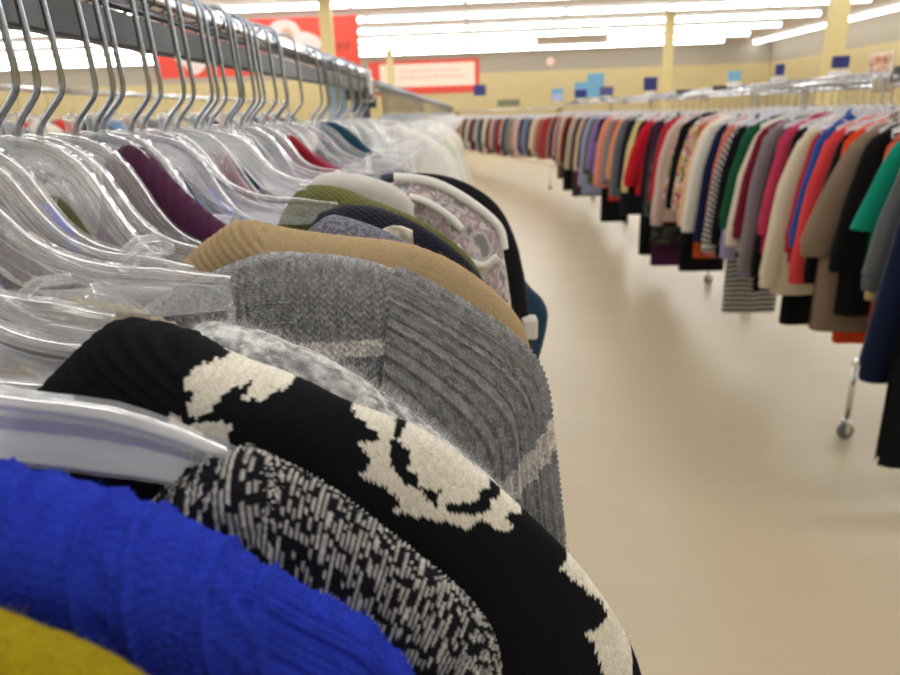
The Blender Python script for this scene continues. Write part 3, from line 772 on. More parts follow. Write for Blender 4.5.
hero('sweater', 'heather grey open knit sweater with pale stripes, in front of the camel one', .33, [(.095,-.205),(.1062,-.1926),(.128,-.18),(.1544,-.1704),(.1729,-.1638),(.1944,-.1639),(.2161,-.1665),(.2346,-.1715),(.2506,-.1801),(.2722,-.1931),(.2948,-.2085),(.3096,-.2251),(.3139,-.2398),(.3151,-.2547),(.318,-.2785),(.3206,-.3019),(.3233,-.331),(.326,-.40)], .2506, .019,
     yarn('heather_grey_yarn', .35, .3), grey_h, grey_c, grey_hs, grey_cs, fuzz=(fibre('grey', (176,176,178)), 3500, .0026, .00008), seed=7, step=.0006, sdense=.20, dense=.10, arm=.16)
# 8 camel
def camel_h(U, V, P):
    x = P[..., 0]
    return np.where(x < .158, .0008*np.sin(2*PI*(x*.75+P[..., 2]*.66)/.0046), .0003*stitch(U, V, .0024, .0024)[2])+.0003*(vnoise(U/.0014, V/.0014)-.5)
hero('sweater', 'camel tan sweater with ribbed neck edge, behind the grey striped one', .40, [(.100,-.183),(.111,-.1732),(.1231,-.1651),(.1402,-.1549),(.1645,-.1615),(.1939,-.1665),(.2377,-.1719),(.2576,-.1797),(.2752,-.1905),(.2924,-.2052),(.3069,-.2227),(.3125,-.2423),(.318,-.29)], .2576, .020,
     yarn('camel_yarn', .6, .2), camel_h, const(lin(168, 146, 112), .06, .0024, .0024), fuzz=(fibre('camel', (204,174,128)), 3000, .0022, .00010), seed=8, step=.0011, dense=.05, sdense=.15)
# 9.. farther ones on the near rack
def simple(name, label, D, crest, seam, T, mat, cat, seed, **kw):
    return hero(name, label, D, crest, seam, T, mat, seed=seed, cat=cat, step=.006, dense=.06, sdense=kw.pop('sdense2', .12), **kw)
simple('sweater', 'slate heather knit sweater just behind the camel one', .452, [(.150,-.188),(.1658,-.1733),(.1814,-.1609),(.1914,-.1625),(.2159,-.1714),(.2351,-.1814),(.2551,-.1958),(.28,-.225),(.30,-.27)], .24, .015, fabric('slate_heather', lin(92, 94, 108), 'heather', lin(128, 128, 138)), 'sweater', 9)
simple('lace_top', 'cream crochet lace top peeking out above the camel shoulder', .485, [(.185,-.205),(.200,-.190),(.215,-.1745),(.232,-.176),(.250,-.190),(.27,-.225)], .235, .010, fabric('cream_lace', lin(226, 218, 204), 'lace', lin(150, 140, 128)), 'top', 10, sleeve=False)
simple('cardigan', 'dark navy cardigan in front of the olive one', .525, [(.160,-.170),(.180,-.164),(.1974,-.1652),(.2079,-.1677),(.2304,-.1767),(.252,-.1912),(.2746,-.2105),(.292,-.235),(.302,-.28)], .245, .016, fabric('dark_navy_knit', lin(34, 36, 48), 'knit'), 'cardigan', 11)
simple('sweater', 'olive green sweater behind the dark navy cardigan', .572, [(.122,-.170),(.1343,-.1542),(.1512,-.1523),(.1725,-.1562),(.1901,-.1649),(.2186,-.1764),(.2374,-.1861),(.262,-.2028),(.2818,-.224),(.290,-.25),(.296,-.30)], .25, .015, fabric('olive_knit', lin(104, 106, 62), 'knit'), 'sweater', 12)
simple('blouse', 'sheer grey blouse with white piping and muted floral print', .635, [(.185,-.172),(.195,-.163),(.2057,-.158),(.2212,-.1586),(.2442,-.1629),(.2678,-.1755),(.2907,-.1928),(.3046,-.2072),(.3063,-.2263),(.3109,-.2547),(.318,-.32)], .255, .016,
       fabric('muted_floral', lin(150, 145, 150), 'floral', [lin(140,136,142), lin(188,184,186), lin(210,207,207), lin(190,160,170), lin(160,156,160), lin(216,213,213)], 4.0), 'blouse', 13)
simple('top', 'plain pale grey cotton top between the olive sweater and the floral blouse', .603, [(.135,-.155),(.148,-.146),(.1758,-.1465),(.2057,-.1555),(.222,-.166),(.235,-.19)], .227, .011, fabric('pale_grey_cotton', lin(206, 202, 198)), 'top', 14, sleeve=False)
fl = [o for o in C.objects if o.get('label', '').startswith('sheer grey')][0]
PIP = fabric('white_piping', lin(232, 230, 226))
MB().tube([(x, -.006, z+.004) for x, z in smooth_path([(.2080,-.1580),(.2212,-.1586),(.2442,-.1629),(.2678,-.1755),(.2907,-.1928),(.3046,-.2072),(.307,-.2263)])], .004, 8).build('piping', PIP, fl, True)
MB().tube([(x, -.021, z) for x, z in smooth_path([(.222,-.170),(.236,-.174),(.255,-.186),(.268,-.200)])], .0035, 8).build('piping', PIP, fl, True)
MB().tube([(x, -.021, z) for x, z in smooth_path([(.262,-.215),(.272,-.230),(.288,-.236),(.300,-.226)])], .0035, 8).build('piping', PIP, fl, True)
bj = simple('jacket', 'black jacket with a rounded sleeve standing out over the aisle', .735, [(.165,-.170),(.1859,-.1628),(.2074,-.1593),(.2341,-.1591),(.2668,-.1673),(.2931,-.1828),(.309,-.1992),(.3196,-.2189),(.3304,-.2522),(.3349,-.2793),(.3406,-.326),(.345,-.37)], .262, .021, fabric('black_cloth', lin(20, 20, 23)), 'jacket', 15)
MB().box((.338, -.012, -.329), (.018, .022, .024)).build('white_cuff', fabric('white_cuff_cloth', lin(216, 214, 206)), bj, bevel=.003)
simple('jacket', 'dark teal denim jacket with its elbow jutting out behind the black one', .815, [(.15,-.165),(.19,-.168),(.24,-.180),(.28,-.205),(.315,-.255),(.345,-.306),(.360,-.318),(.369,-.335),(.369,-.352),(.362,-.385)], .25, .024, fabric('teal_denim', lin(38, 64, 86), 'denim'), 'jacket', 16, sdense2=.34, tail=[(.352, -.42)])
simple('sweater', 'dark teal sweater hanging near the end of the near rack', 1.25, [(0.014, -0.112), (0.0288, -0.1074), (0.0446, -0.1096), (0.0715, -0.1292), (0.0997, -0.1594), (0.1236, -0.1793), (0.166, -0.199), (0.206, -0.219), (0.241, -0.264)], .17, .020, fabric('dark_teal_knit', lin(24, 62, 82), 'knit'), 'sweater', 17)
simple('top', 'red sleeveless top between two clear hangers on the near rack', .90, [(.036,-.124),(.0504,-.1179),(.0747,-.1458),(.0965,-.1641),(.13,-.176),(.17,-.182)], .165, .012, fabric('deep_red', lin(132, 20, 36)), 'top', 18, sleeve=False)
simple('top', 'burgundy pink top behind the red sleeveless one', .965, [(.05,-.135),(.0747,-.1558),(.0965,-.1701),(.13,-.180),(.175,-.188)], .17, .012, fabric('burgundy_pink', lin(158, 66, 92)), 'top', 19, sleeve=False)
simple('sweater', 'purple ribbed sweater following the slope of a clear hanger', .50, [(.018,-.122),(.0311,-.1129),(.0417,-.1146),(.0533,-.1325),(.0688,-.1508),(.0903,-.1719),(.115,-.185),(.15,-.20),(.17,-.23)], .13, .016, fabric('purple_rib', lin(78, 38, 66), 'rib'), 'sweater', 20, sleeve=False)
simple('shirt', 'bright blue shirt behind the purple ribbed sweater', .555, [(.028,-.170),(.0379,-.159),(.0485,-.1576),(.0567,-.1663),(.0631,-.1817),(.08,-.20),(.12,-.215)], .11, .012, fabric('bright_blue', lin(52, 96, 222)), 'shirt', 21, sleeve=False)
simple('top', 'mauve top between clear hangers, nearer than the red one', .845, [(.030,-.140),(.045,-.137),(.06,-.150),(.08,-.172),(.11,-.185),(.14,-.195)], .135, .012, fabric('mauve_cloth', lin(142, 124, 140)), 'top', 22, sleeve=False)
simple('jacket', 'white jacket with black edging behind the denim elbow', .475, [(.20,-.21),(.24,-.225),(.28,-.25),(.31,-.285),(.327,-.315),(.3323,-.3336),(.3364,-.3551),(.3423,-.3862),(.3478,-.4231),(.3532,-.4479),(.3592,-.4915)], .25, .012, fabric('white_dotted', lin(222, 216, 204), 'floral', [lin(225,220,208), lin(222,216,204), lin(226,220,206), lin(190,150,90), lin(228,222,210), lin(30,30,32)], 2.5), 'jacket', 23)
# whitish strappy tops on the clear hangers
k = 0
for D, colr, lab in [(.43,(150,148,150),'mid grey'),(.62,(226,222,216),'ivory'),(.69,(236,232,226),'white'),(.78,(222,218,222),'lilac white'),(1.02,(236,234,230),'chalk white'),(1.33,(226,224,220),'light grey white'),(1.41,(236,230,220),'warm white'),(1.50,(214,212,214),'silver grey'),(1.60,(240,238,236),'bright white'),(1.70,(224,214,204),'oatmeal'),(1.79,(230,228,230),'cool white')]:
    k += 1
    t = empty('strap_top', (RX, D, RZ), 0, f'{lab} strappy top hanging low on a clear hanger of the near rack', 'top', 'strappy tops on the near rack')
    m_ = fabric('strap_cloth_%d' % k, lin(*colr), None, None, 1, var=.05)
    cr = [(-.15,-.184),(-.12,-.192),(-.06,-.200),(0,-.203),(.06,-.200),(.12,-.192),(.15,-.184)]
    body_part(t, m_, cr, T=.012, hem=-.72, seed=40+k, hw_hem=.2)
    for sg in (-1, 1):
        MB().tube([(sg*.125,-.011,-.196),(sg*.127,-.009,-.178),(sg*.128,0,-.160),(sg*.127,.009,-.178),(sg*.125,.011,-.196)], .0035, 6).build('strap', m_, t, True)

# hangers of the near rack's front bay
held = {.098:'the mustard sweater', .135:'the royal blue sweater', .175:'the marled sweater', .215:'the black and cream sweater', .255:'the fuzzy grey sweater', .273:'the beige rope knit', .283:'the grey striped sweater',
        .40:'the camel sweater', .452:'the slate sweater', .50:'the purple ribbed sweater', .525:'the dark navy cardigan', .572:'the olive sweater', .635:'the floral blouse', .735:'the black jacket', .815:'the teal denim jacket', .90:'the red top', 1.25:'the dark teal sweater'}
bare = [.235,.262,.345,.372,.425,.53,.60,.665,.70,.765,.79,.85,.87,.945,.98,1.03,1.07,1.30,1.35,1.41,1.46,1.53,1.60,1.66,1.73,1.80]
kinds = ['wide','swan','deep']
nb = 0
for D in sorted(list(held)+bare):
    near = D < .2
    kd = kinds[int(D*1000) % 3]
    if D in held and D > .2: kd = 'held'
    if D == .283: kd = 'deep'
    if D in (.262, .345, .372): kd = 'short'
    if D == .425: kd = 'wide'
    if D == .235: kd = 'stub'
    if near: kd = 'low' if D > .15 else 'tucked'
    rz = math.radians(random.uniform(-9, 7)) if not D < .3 else 0
    if D > .9: rz += math.radians(random.uniform(-12, 6))
    if D in held: lab = f'clear plastic hanger holding {held[D]}'
    else:
        nb += 1; lab = f'clear plastic hanger without a sweater, {ORD[nb-1]} from the camera along the near rack'
    place_hanger(kd, MILKY if near else CLEAR, RX+(random.uniform(-.006, .006) if D > .3 else 0), D, RZ, rz, lab, 'clear hangers on the near rack', bar=(int(D*1000) % 4 == 1))

# ------------------------------------------------------------------ racks
def caster(parent, x, y):
    w = MB(); w.lathe([(.012,-.014),(.032,-.014),(.036,-.008),(.036,.008),(.032,.014),(.012,.014)], (x, y, .036), 16, 'y'); o = w.build('wheel', RUBBER, parent, True)
    f = MB(); f.box((x, y-.02, .056), (.022, .004, .055)); f.box((x, y+.02, .056), (.022, .004, .055)); f.box((x, y, .084), (.03, .046, .005)); f.lathe([(.009,0),(.009,.03)], (x, y, .085), 10)
    f.build('fork', CHROME, o)
def rack(label, x, y0, y1, z, rails, feet, rz=0, bar=True, loc=None, base=.27, top=None, grid=False, postm=None, inset=.045):
    """rack along y; rails: local x of the hanging rails, feet: (x0, x1) of the base frame"""
    t = empty('clothes_rack', loc or (x, (y0+y1)/2, 0), rz, label, 'clothes rack', 'clothes racks')
    L = (y1-y0)/2
    for rx in rails:
        MB().tube([(rx, -L, z), (rx, L, z)], .0135, 14).build('hanging_rail', CHROME, t, True)
        if bar: MB().box((rx, 0, z-.029), (.012, 2*L, .026)).build('lower_bar', STEEL, t, bevel=.002)
        for s in (-1, 1): MB().box((rx, s*(L+.004), z-.014), (.032, .03, .062)).build('rail_end_cap', WHITEP if bar else CHROME, t, bevel=.004)
    mid = sum(feet)/2
    for s in (-1, 1):
        yy = s*(L-inset)
        MB().box((mid, yy, (z+base+(.03 if len(rails) > 1 else 0))/2), (.05, .03, z-base+(.03 if len(rails) > 1 else 0))).build('upright', postm or BLUEGREY, t, bevel=.003)
        if len(rails) > 1 or abs(rails[0]-mid) > .02:
            MB().box(((min(rails+[mid])+max(rails+[mid]))/2, yy, z+(.030 if len(rails) > 1 else -.045)), (max(rails+[mid])-min(rails+[mid])+.03, .025, .03)).build('cross_arm', STEEL, t)
        MB().box((mid, yy, base), (feet[1]-feet[0]+.03, .03, .03)).build('base_bar', CHROME, t, bevel=.003)
        for fx in feet:
            MB().tube([(fx, yy, base), (fx, yy, .1)], .012, 10).build('foot_post', CHROME, t, True)
            caster(t, fx, yy)
    MB().box((mid, 0, base), (.03, 2*L-.09, .03)).build('base_beam', CHROME, t)
    if grid:
        mb = MB(); a, b = grid
        n_ = int(2*L/.12)
        for i in range(n_+1):
            yy = -L+2*L*i/n_; mb.tube([(a, yy, z+.028), (b, yy, z+.028)], .0025, 5)
        for fx in (a, (a+b)/2, b): mb.tube([(fx, -L, z+.032), (fx, L, z+.032)], .004, 6)
        mb.build('top_wire_shelf', CHROME, t, True)
    return t
NR = CAMZ+.100
rack('near chrome clothes rack, front bay, whose rail runs over the clear hangers', RX, -.25, 1.93, NR, [0], (-.345, .205))
rack('near clothes rack, second bay, carrying the white and cream tops', RX, 1.975, 11.4, NR-.02, [0], (-.30, .24), bar=False, postm=principled('dark_grey_paint', lin(82, 86, 94), .5))
# black standing panel behind the end of the front bay
XA = 1.63; RA = CAMZ+.066
AC = dict(grid=(-.36, .36), bar=False, postm=CHROME)
rack('long chrome rack across the aisle, front section, with caster near the camera', XA+.42, -.2, 2.86, RA, [-.42, .42], (-.40, .40), base=.36, **AC)
rack('long chrome rack across the aisle, middle section', XA+.42, 2.95, 7.6, RA, [-.42, .42], (-.06, .40), inset=1.9, **AC)
rack('long chrome rack across the aisle, section farthest down the aisle', XA+.42, 7.72, 12.6, RA, [-.42, .42], (-.06, .40), inset=1.2, **AC)
XF = -2.13
rack('chrome rack hidden behind the near rack, its rail seen between the hooks', XF, 2.4, 8.4, CAMZ+.175, [0], (-.27, .27), bar=False, postm=CHROME)

# ------------------------------------------------------------------ clothes across the aisle
used_labels = set()
def uniq(l):
    b = l; k = 1
    while l in used_labels: k += 1; l = b+f', {ORD[k-1]} such one from the camera'
    used_labels.add(l); return l
def hx(*c): return lin(*c)
FLOR = [lin(170,40,90), lin(214,205,196), lin(60,90,50), lin(222,180,90), lin(196,120,150), lin(206,200,190)]
ACROSS = [ # D, kind, adjective, colour, pattern, hem, sleeve, cuffz, flare, collar, extra
 (2.36,'coat','long black',(14,14,17),None,-1.18,'long',-.70,.10,'turtle',{'T':.05,'hw':.31}),
 (2.50,'coat','navy blue wool',(17,25,52),None,-0.92,'long',-0.88,.165,'shirt',{'T':.055,'sw':.16,'hw':.29}),
 (2.64,'coat','heather charcoal',(64,66,69),'heather',-0.92,'long',-0.6,.105,'shirt',{'T':.045,'buttons':4,'c2':(98,100,102)}),
 (2.735,'cardigan','pale tan',(206,176,132),None,-0.7,'long',-0.66,.11,None,{'T':.028}),
 (2.81,'t_shirt','teal green',(14,138,112),None,-0.66,'short',-0.47,.13,'crew',{'T':.032}),
 (2.885,'dress','orange red',(226,84,50),None,-0.84,'short',-.34,.06,'crew',{'hw':.155,'T':.028}),
 (2.965,'sweater','black knit',(16,16,18),'knit',-.82,'long',-.60,.09,'crew',{'T':.034}),
 (3.06,'jacket','taupe wool',(132,112,94),None,-0.91,'long',-.56,.20,'shirt',{'T':.05,'sw':.19,'seam':.205,'hw':.28}),
 (3.15,'dress','bright orange',(226,70,26),None,-0.99,'short',-.36,.07,None,{'hw':.155,'T':.03}),
 (3.23,'cardigan','black long',(12,12,14),None,-0.94,'long',-.70,.09,None,{'hw':.155,'T':.034}),
 (3.31,'sweater','coral red',(222,66,70),'knit',-0.7,'long',-0.72,.11,'crew',{'T':.038}),
 (3.39,'blouse','cobalt blue',(46,82,156),None,-.74,'long',-.58,.08,'shirt',{'T':.028,'nz':-.118}),
 (3.455,'shirt','lavender grey',(156,150,170),None,-.72,'long',-.56,.085,'shirt',{'T':.022}),
 (3.52,'top','crimson red',(186,32,46),None,-.72,'long',-.62,.09,'crew',{'T':.026}),
 (3.60,'sweater','cream cable knit',(226,214,184),'knit',-0.88,'long',-0.8,.12,'crew',{'T':.036}),
 (3.68,'dress','black jersey',(13,13,15),None,-1.05,'short',-.36,.06,None,{'hw':.155,'T':.03}),
 (3.76,'blouse','raspberry pink',(192,58,92),None,-.72,'long',-.58,.085,'crew',{'T':.03}),
 (3.85,'cardigan','black ribbed',(15,15,18),'rib',-0.92,'long',-.80,.10,None,{'T':.034}),
 (3.95,'sweater','mauve grey',(132,120,124),None,-0.84,'long',-0.8,.10,'crew',{'T':.035}),
 (4.06,'sweater','burgundy',(118,24,48),'knit',-.72,'long',-.64,.11,None,{'T':.034}),
 (4.16,'cardigan','ivory',(224,214,192),None,-0.78,'long',-0.7,.12,None,{'T':.036}),
 (4.27,'sweater','forest green',(22,84,54),'knit',-.70,'long',-.62,.12,'crew',{'T':.036}),
 (4.37,'blouse','lilac long',(160,152,196),None,-0.95,'long',-0.8,.09,None,{'hw':.155,'T':.03}),
 (4.47,'jacket','black dressy',(14,14,17),None,-.86,'long',-.74,.10,'shirt',{'T':.036}),
 (4.58,'dress','black and white striped',(196,194,188),'stripes',-1.22,'long',-.80,.12,None,{'hw':.155,'T':.034,'c2':(22,22,26)}),
 (4.70,'cardigan','salmon pink',(210,120,104),None,-0.9,'long',-0.8,.11,None,{'T':.034}),
 (4.83,'jacket','dark navy',(20,28,62),None,-.86,'long',-.78,.12,'shirt',{'T':.042}),
 (4.96,'blouse','off white',(230,224,212),None,-0.86,'long',-0.74,.10,None,{'hw':.155,'T':.034}),
 (5.09,'cardigan','peach',(232,188,146),None,-.74,'long',-.72,.12,None,{'T':.034}),
 (5.21,'skirt','rust orange',(186,80,36),None,-1.0,'none',-.5,.06,None,{'hw':.155,'T':.03}),
 (5.35,'blouse','floral print',(190,90,120),'floral',-.78,'long',-.66,.12,None,{'T':.05,'sw':.17}),
 (5.52,'top','black pleated',(16,16,19),None,-1.15,'long',-.66,.08,'crew',{'hw':.155,'T':.036}),
 (5.66,'jacket','mustard floral',(206,150,60),'floral',-.74,'long',-.62,.10,None,{'T':.04}),
 (5.86,'sweater','pinkish beige',(210,184,172),'knit',-.84,'long',-.82,.12,'crew',{'T':.045}),
 (6.02,'blouse','scarlet',(182,30,44),None,-.86,'long',-.66,.09,None,{'T':.034}),
 (6.22,'coat','charcoal mottled',(74,76,76),'mottle',-1.06,'long',-0.8,.14,'shirt',{'T':.06,'sw':.17,'c2':(34,34,36)}),
 (6.42,'dress','plum',(66,28,58),None,-1.28,'long',-.66,.07,None,{'hw':.155,'T':.04}),
 (6.60,'sweater','black fluffy',(15,15,17),None,-1.08,'long',-.72,.10,'crew',{'T':.05}),
 (6.82,'blazer','true red',(198,30,46),None,-.74,'long',-.62,.16,'shirt',{'T':.055,'sw':.16}),
 (7.05,'sweater','jet black',(13,13,15),None,-1.3,'long',-.72,.10,None,{'hw':.155,'T':.05}),
 (7.3,'cardigan','butter yellow',(224,206,140),None,-.74,'long',-.72,.12,None,{'T':.045}),
 (7.55,'blouse','midnight',(30,32,44),None,-1.0,'long',-.70,.10,None,{'T':.05}),
 (7.8,'sweater','steel grey',(104,108,116),'knit',-.86,'long',-.80,.11,None,{'T':.05}),
 (8.05,'cardigan','apricot',(222,156,108),None,-.74,'long',-.66,.12,None,{'T':.045}),
 (8.3,'blouse','brick red',(176,52,42),None,-0.95,'long',-.66,.09,None,{'T':.045}),
 (8.55,'sweater','ash grey',(132,130,134),None,-.82,'long',-.76,.11,None,{'T':.05}),
 (8.85,'cardigan','light salmon',(228,146,122),None,-.86,'long',-.80,.12,None,{'T':.055}),
 (9.15,'dress','black summer',(16,16,18),None,-1.28,'short',-.4,.08,None,{'hw':.155,'T':.05}),
 (9.45,'sweater','dusty violet',(138,112,176),None,-.76,'long',-.66,.13,None,{'T':.06}),
 (9.75,'jacket','olive drab',(96,98,66),None,-.90,'long',-.74,.10,None,{'T':.055}),
 (10.05,'shirt','pale blue',(150,160,196),None,-1.05,'long',-.90,.12,None,{'T':.05}),
 (10.35,'sweater','chocolate brown',(84,56,48),None,-.86,'long',-.70,.10,None,{'T':.055}),
 (10.65,'cardigan','sand',(206,188,158),None,-.80,'long',-.76,.12,None,{'T':.055}),
 (10.95,'blouse','wine',(112,34,54),None,-1.05,'long',-.70,.10,None,{'T':.05}),
 (11.25,'coat','dark grey',(58,58,62),None,-1.2,'long',-.80,.11,None,{'T':.055}),
 (11.55,'sweater','stone beige',(188,172,148),None,-.86,'long',-.80,.12,None,{'T':.055}),
 (11.85,'blouse','rose',(196,110,124),None,-.78,'long',-.70,.10,None,{'T':.05}),
 (12.15,'jacket','inky black',(14,14,18),None,-1.2,'long',-.76,.11,None,{'T':.055}),
 (12.45,'sweater','terracotta',(178,96,70),None,-.86,'long',-.78,.12,None,{'T':.055}),
 (12.75,'shirt','off-white linen',(222,214,196),None,-.86,'long',-.78,.11,None,{'T':.055}),
 (13.05,'coat','coffee brown',(94,72,60),None,-1.1,'long',-.80,.11,None,{'T':.055}),
 (13.35,'blouse','dusky pink',(204,150,150),None,-.80,'long',-.72,.11,None,{'T':.055}),
 (13.65,'jacket','slate blue',(70,80,110),None,-.90,'long',-.76,.11,None,{'T':.055}),
 (13.95,'sweater','dark maroon',(84,28,40),None,-.86,'long',-.76,.11,None,{'T':.055}),
 (14.25,'cardigan','warm taupe',(150,130,112),None,-.86,'long',-.78,.12,None,{'T':.055}),
]
def hang_clothes(items, pos, rz0, z, group, where, hangkind=WHITEH, seed=100, jit=.04, sc=1.0, tk=1.0):
    prev = None
    for n_, (D, kind, adj, colr, pat, hem, slv, cz, flare, col, ex) in enumerate(items):
        ex = dict(ex); c2 = ex.pop('c2', None); D *= sc; ex['T'] = ex['T']*tk
        rr = random.Random(seed*7+n_); nb_ = [abs(items[q][0]-items[n_][0])*sc for q in (n_-1, n_+1) if 0 <= q < len(items)]
        ex['T'] = min(ex['T'], .43*min(nb_)); flare *= rr.uniform(.7, 1.0); ex.setdefault('seam', rr.uniform(.175, .205)); ex.setdefault('sz', rr.uniform(-.208, -.190)); ex.setdefault('nz', rr.uniform(-.148, -.130)); ex.setdefault('shift', rr.uniform(-.02, .02))
        if pat == 'floral': c2l = FLOR
        else: c2l = lin(*c2) if c2 else None
        m_ = fabric(adj.replace(' ', '_')+'_'+kind+'_'+str(int(colr[0])), lin(*colr), pat, c2l)
        x, y = pos(D); r = rz0+rr.uniform(-jit, jit)
        nm = kind.replace('_', '-')
        lab = f'{adj} {nm} on the {where}' + (f', next behind the {prev}' if prev else ', first along it')
        words_ = lab.split()
        garment(kind, uniq(' '.join(words_[:16])), nm, group, (x, y, z), r, m_, hem=hem, sleeve=slv, cuffz=cz, flare=flare, collar=col, seed=seed+n_, **ex)
        hl = uniq(f'white plastic hanger holding the {adj} {nm}')
        place_hanger('slope', hangkind, x, y, z, r, hl, 'hangers on the '+where)
        prev = adj+' '+nm
ACROSS = [(a, b, c, tuple(v*.93 for v in d), e, f-.036, g, h-.03, *r) for a, b, c, d, e, f, g, h, *r in ACROSS]
hang_clothes(ACROSS, lambda D: (XA, D), PI, RA, 'clothes across the aisle', 'rack across the aisle', sc=.866, tk=.8)

# angled rack closing the aisle far away
a0, a1 = Vector((1.62, 13.2)), Vector((-.40, 20.2)); ang = math.atan2(a1.y-a0.y, a1.x-a0.x)-PI/2
LA = (a1-a0).length
rack('chrome rack standing at an angle at the far end of the aisle', 0, -LA/2, LA/2, CAMZ+.02, [0], (-.12, .27), ang, False, ((a0.x+a1.x)/2, (a0.y+a1.y)/2, 0), postm=CHROME, base=.42)
pal = [('faded red',(150,50,52)),('clay',(164,104,84)),('light oat',(206,192,166)),('dark brown',(70,52,46)),('faded blue',(116,126,158)),('soft black',(22,22,26)),('pale pink',(214,178,178)),('khaki',(150,138,104)),('smoke grey',(120,118,120)),('deep blue',(34,44,84)),
       ('biscuit',(190,168,138)),('cherry',(140,34,50)),('pewter',(96,98,104)),('blush',(206,160,150)),('walnut',(98,70,54)),('ecru',(216,206,184)),('graphite',(52,52,58)),('moss',(90,98,70)),('fog',(170,168,170)),('aubergine',(64,40,62)),('rosewood',(128,74,72)),('bone',(214,206,192)),('ink blue',(26,32,60)),('camel brown',(168,128,88)),('dove grey',(150,148,152)),('oxblood',(96,28,36)),('mist',(186,188,196)),('umber',(86,64,50))]
it = []
kk = ['sweater','cardigan','blouse','jacket','shirt']
for i, (n_, c_) in enumerate(pal):
    it.append((.22+i*.245, kk[i % 5], n_, c_, None, random.uniform(-.98,-.86), 'long', random.uniform(-.8,-.66), random.uniform(.09,.13), None, {'T':.05}))
dirv = (a1-a0).normalized()
hang_clothes(it, lambda D: (a0.x+dirv.x*D, a0.y+dirv.y*D), PI+ang, CAMZ+.02, 'clothes on the angled rack', 'angled far rack', seed=300, jit=.05)
for i in range(27):
    q = a0+dirv*(.3425+i*.245)
    place_hanger('slope', WHITEH, q.x, q.y, CAMZ+.02, PI+ang+random.uniform(-.1, .1), f'empty white hanger on the angled far rack, {ORD[i]} from the aisle side', 'empty hangers on the angled rack')

# second bay of the near rack
SEC = [(2.12,'t_shirt','plain white',(236,234,230),None,-.72,'long',-.62,.085,'crew',{'T':.03,'nz':-.105,'sz':-.19,'seam':.225}),
 (2.22,'blouse','white printed',(232,230,226),'mottle',-.74,'long',-.64,.09,None,{'T':.032,'c2':(170,168,164),'sz':-.18}),
 (2.32,'shirt','white and beige',(234,226,210),None,-.74,'long',-.64,.085,'shirt',{'T':.03}),
 (2.43,'top','white cotton',(238,237,234),None,-.72,'long',-.6,.09,'crew',{'T':.032}),
 (2.54,'cardigan','black thin',(18,18,20),None,-.76,'long',-.66,.092,None,{'T':.03}),
 (2.66,'blouse','cream ruffled',(232,224,202),'rib',-.76,'long',-.64,.09,None,{'T':.04}),
 (2.78,'sweater','cream knit',(228,220,196),'knit',-.76,'long',-.66,.095,'crew',{'T':.042}),
 (2.91,'blouse','pale green',(196,210,178),None,-.74,'long',-.64,.08,None,{'T':.035}),
 (3.04,'top','parchment',(226,216,192),None,-.74,'long',-.64,.09,None,{'T':.038}),
 (3.18,'shirt','milk white',(236,232,224),None,-.74,'long',-.64,.088,None,{'T':.038}),
 (3.34,'sweater','vanilla',(230,220,190),'knit',-.74,'long',-.64,.09,None,{'T':.042}),
 (3.5,'blouse','eggshell',(228,224,214),None,-.74,'long',-.64,.086,None,{'T':.04}),
 (3.66,'top','pearl',(226,224,222),None,-.74,'long',-.64,.09,None,{'T':.04}),
 (3.82,'shirt','linen white',(232,226,214),None,-.74,'long',-.64,.086,None,{'T':.04}),
 (3.98,'sweater','buttermilk',(230,218,180),'knit',-.74,'long',-.64,.09,None,{'T':.042}),
 (4.14,'top','alabaster',(234,232,226),None,-.74,'long',-.64,.088,None,{'T':.04}),
 (4.32,'blouse','porcelain',(236,234,232),None,-.74,'long',-.64,.086,None,{'T':.04}),
 (4.5,'shirt','champagne',(224,208,178),None,-.74,'long',-.64,.086,None,{'T':.04})]
hang_clothes(SEC, lambda D: (RX, D), 0, NR-.02, 'white clothes on the second bay', "near rack's second bay", CLEAR, seed=400)
for i in range(14):
    D = (SEC[i][0]+SEC[i+1][0])/2
    place_hanger('deep', CLEAR, RX, D, NR-.02, random.uniform(-.1, .1), f"empty clear hanger squeezed in behind the {SEC[i][2]} {SEC[i][1].replace('_', '-')}", 'spare hangers among the white clothes')
# empty hangers in between (clutter of wire hooks on the second bay and the rail across the aisle)
for i in range(45):
    place_hanger('slope', WHITEH if i % 2 else CLEAR, RX, 4.68+i*.145, NR-.02, random.uniform(-.15, .15), f'empty clear hanger on the near rack\'s second bay, {ORD[i]} from the camera', "empty hangers on the second bay")
for i in range(40):
    place_hanger('slope', WHITEH, XA+.84, 2.25+i*.105+.03*math.sin(i*5), RA, PI+random.uniform(-.15, .15), f'empty white hanger on the back rail across the aisle, {ORD[i]} from the camera', 'empty hangers on the back rail')
# clothes of the rack behind the near rack
pal2 = [('blackish',(24,24,28)),('pale rose',(210,176,176)),('grey blue',(120,130,150)),('ivory white',(226,220,206)),('tomato',(196,60,50)),('dark green',(40,70,56)),('light denim',(120,146,182)),('rust brown',(140,82,56)),('mid grey',(122,122,124)),('plum purple',(84,44,84)),('beige',(198,180,150)),('teal blue',(40,110,122))]
it = []
for i, (n_, c_) in enumerate(pal2*2):
    it.append((2.6+i*.235, kk[(i*2) % 5], n_ if i < 12 else n_+' second', c_, None, -.78, 'long', -.66, .10, None, {'T':.05}))
it = [(a, b, c.replace(' second', '-toned'), *r) for a, b, c, *r in it]
hang_clothes(it, lambda D: (XF, D), 0, CAMZ+.175, 'clothes behind the near rack', 'rack behind the near rack', CLEAR, seed=500)

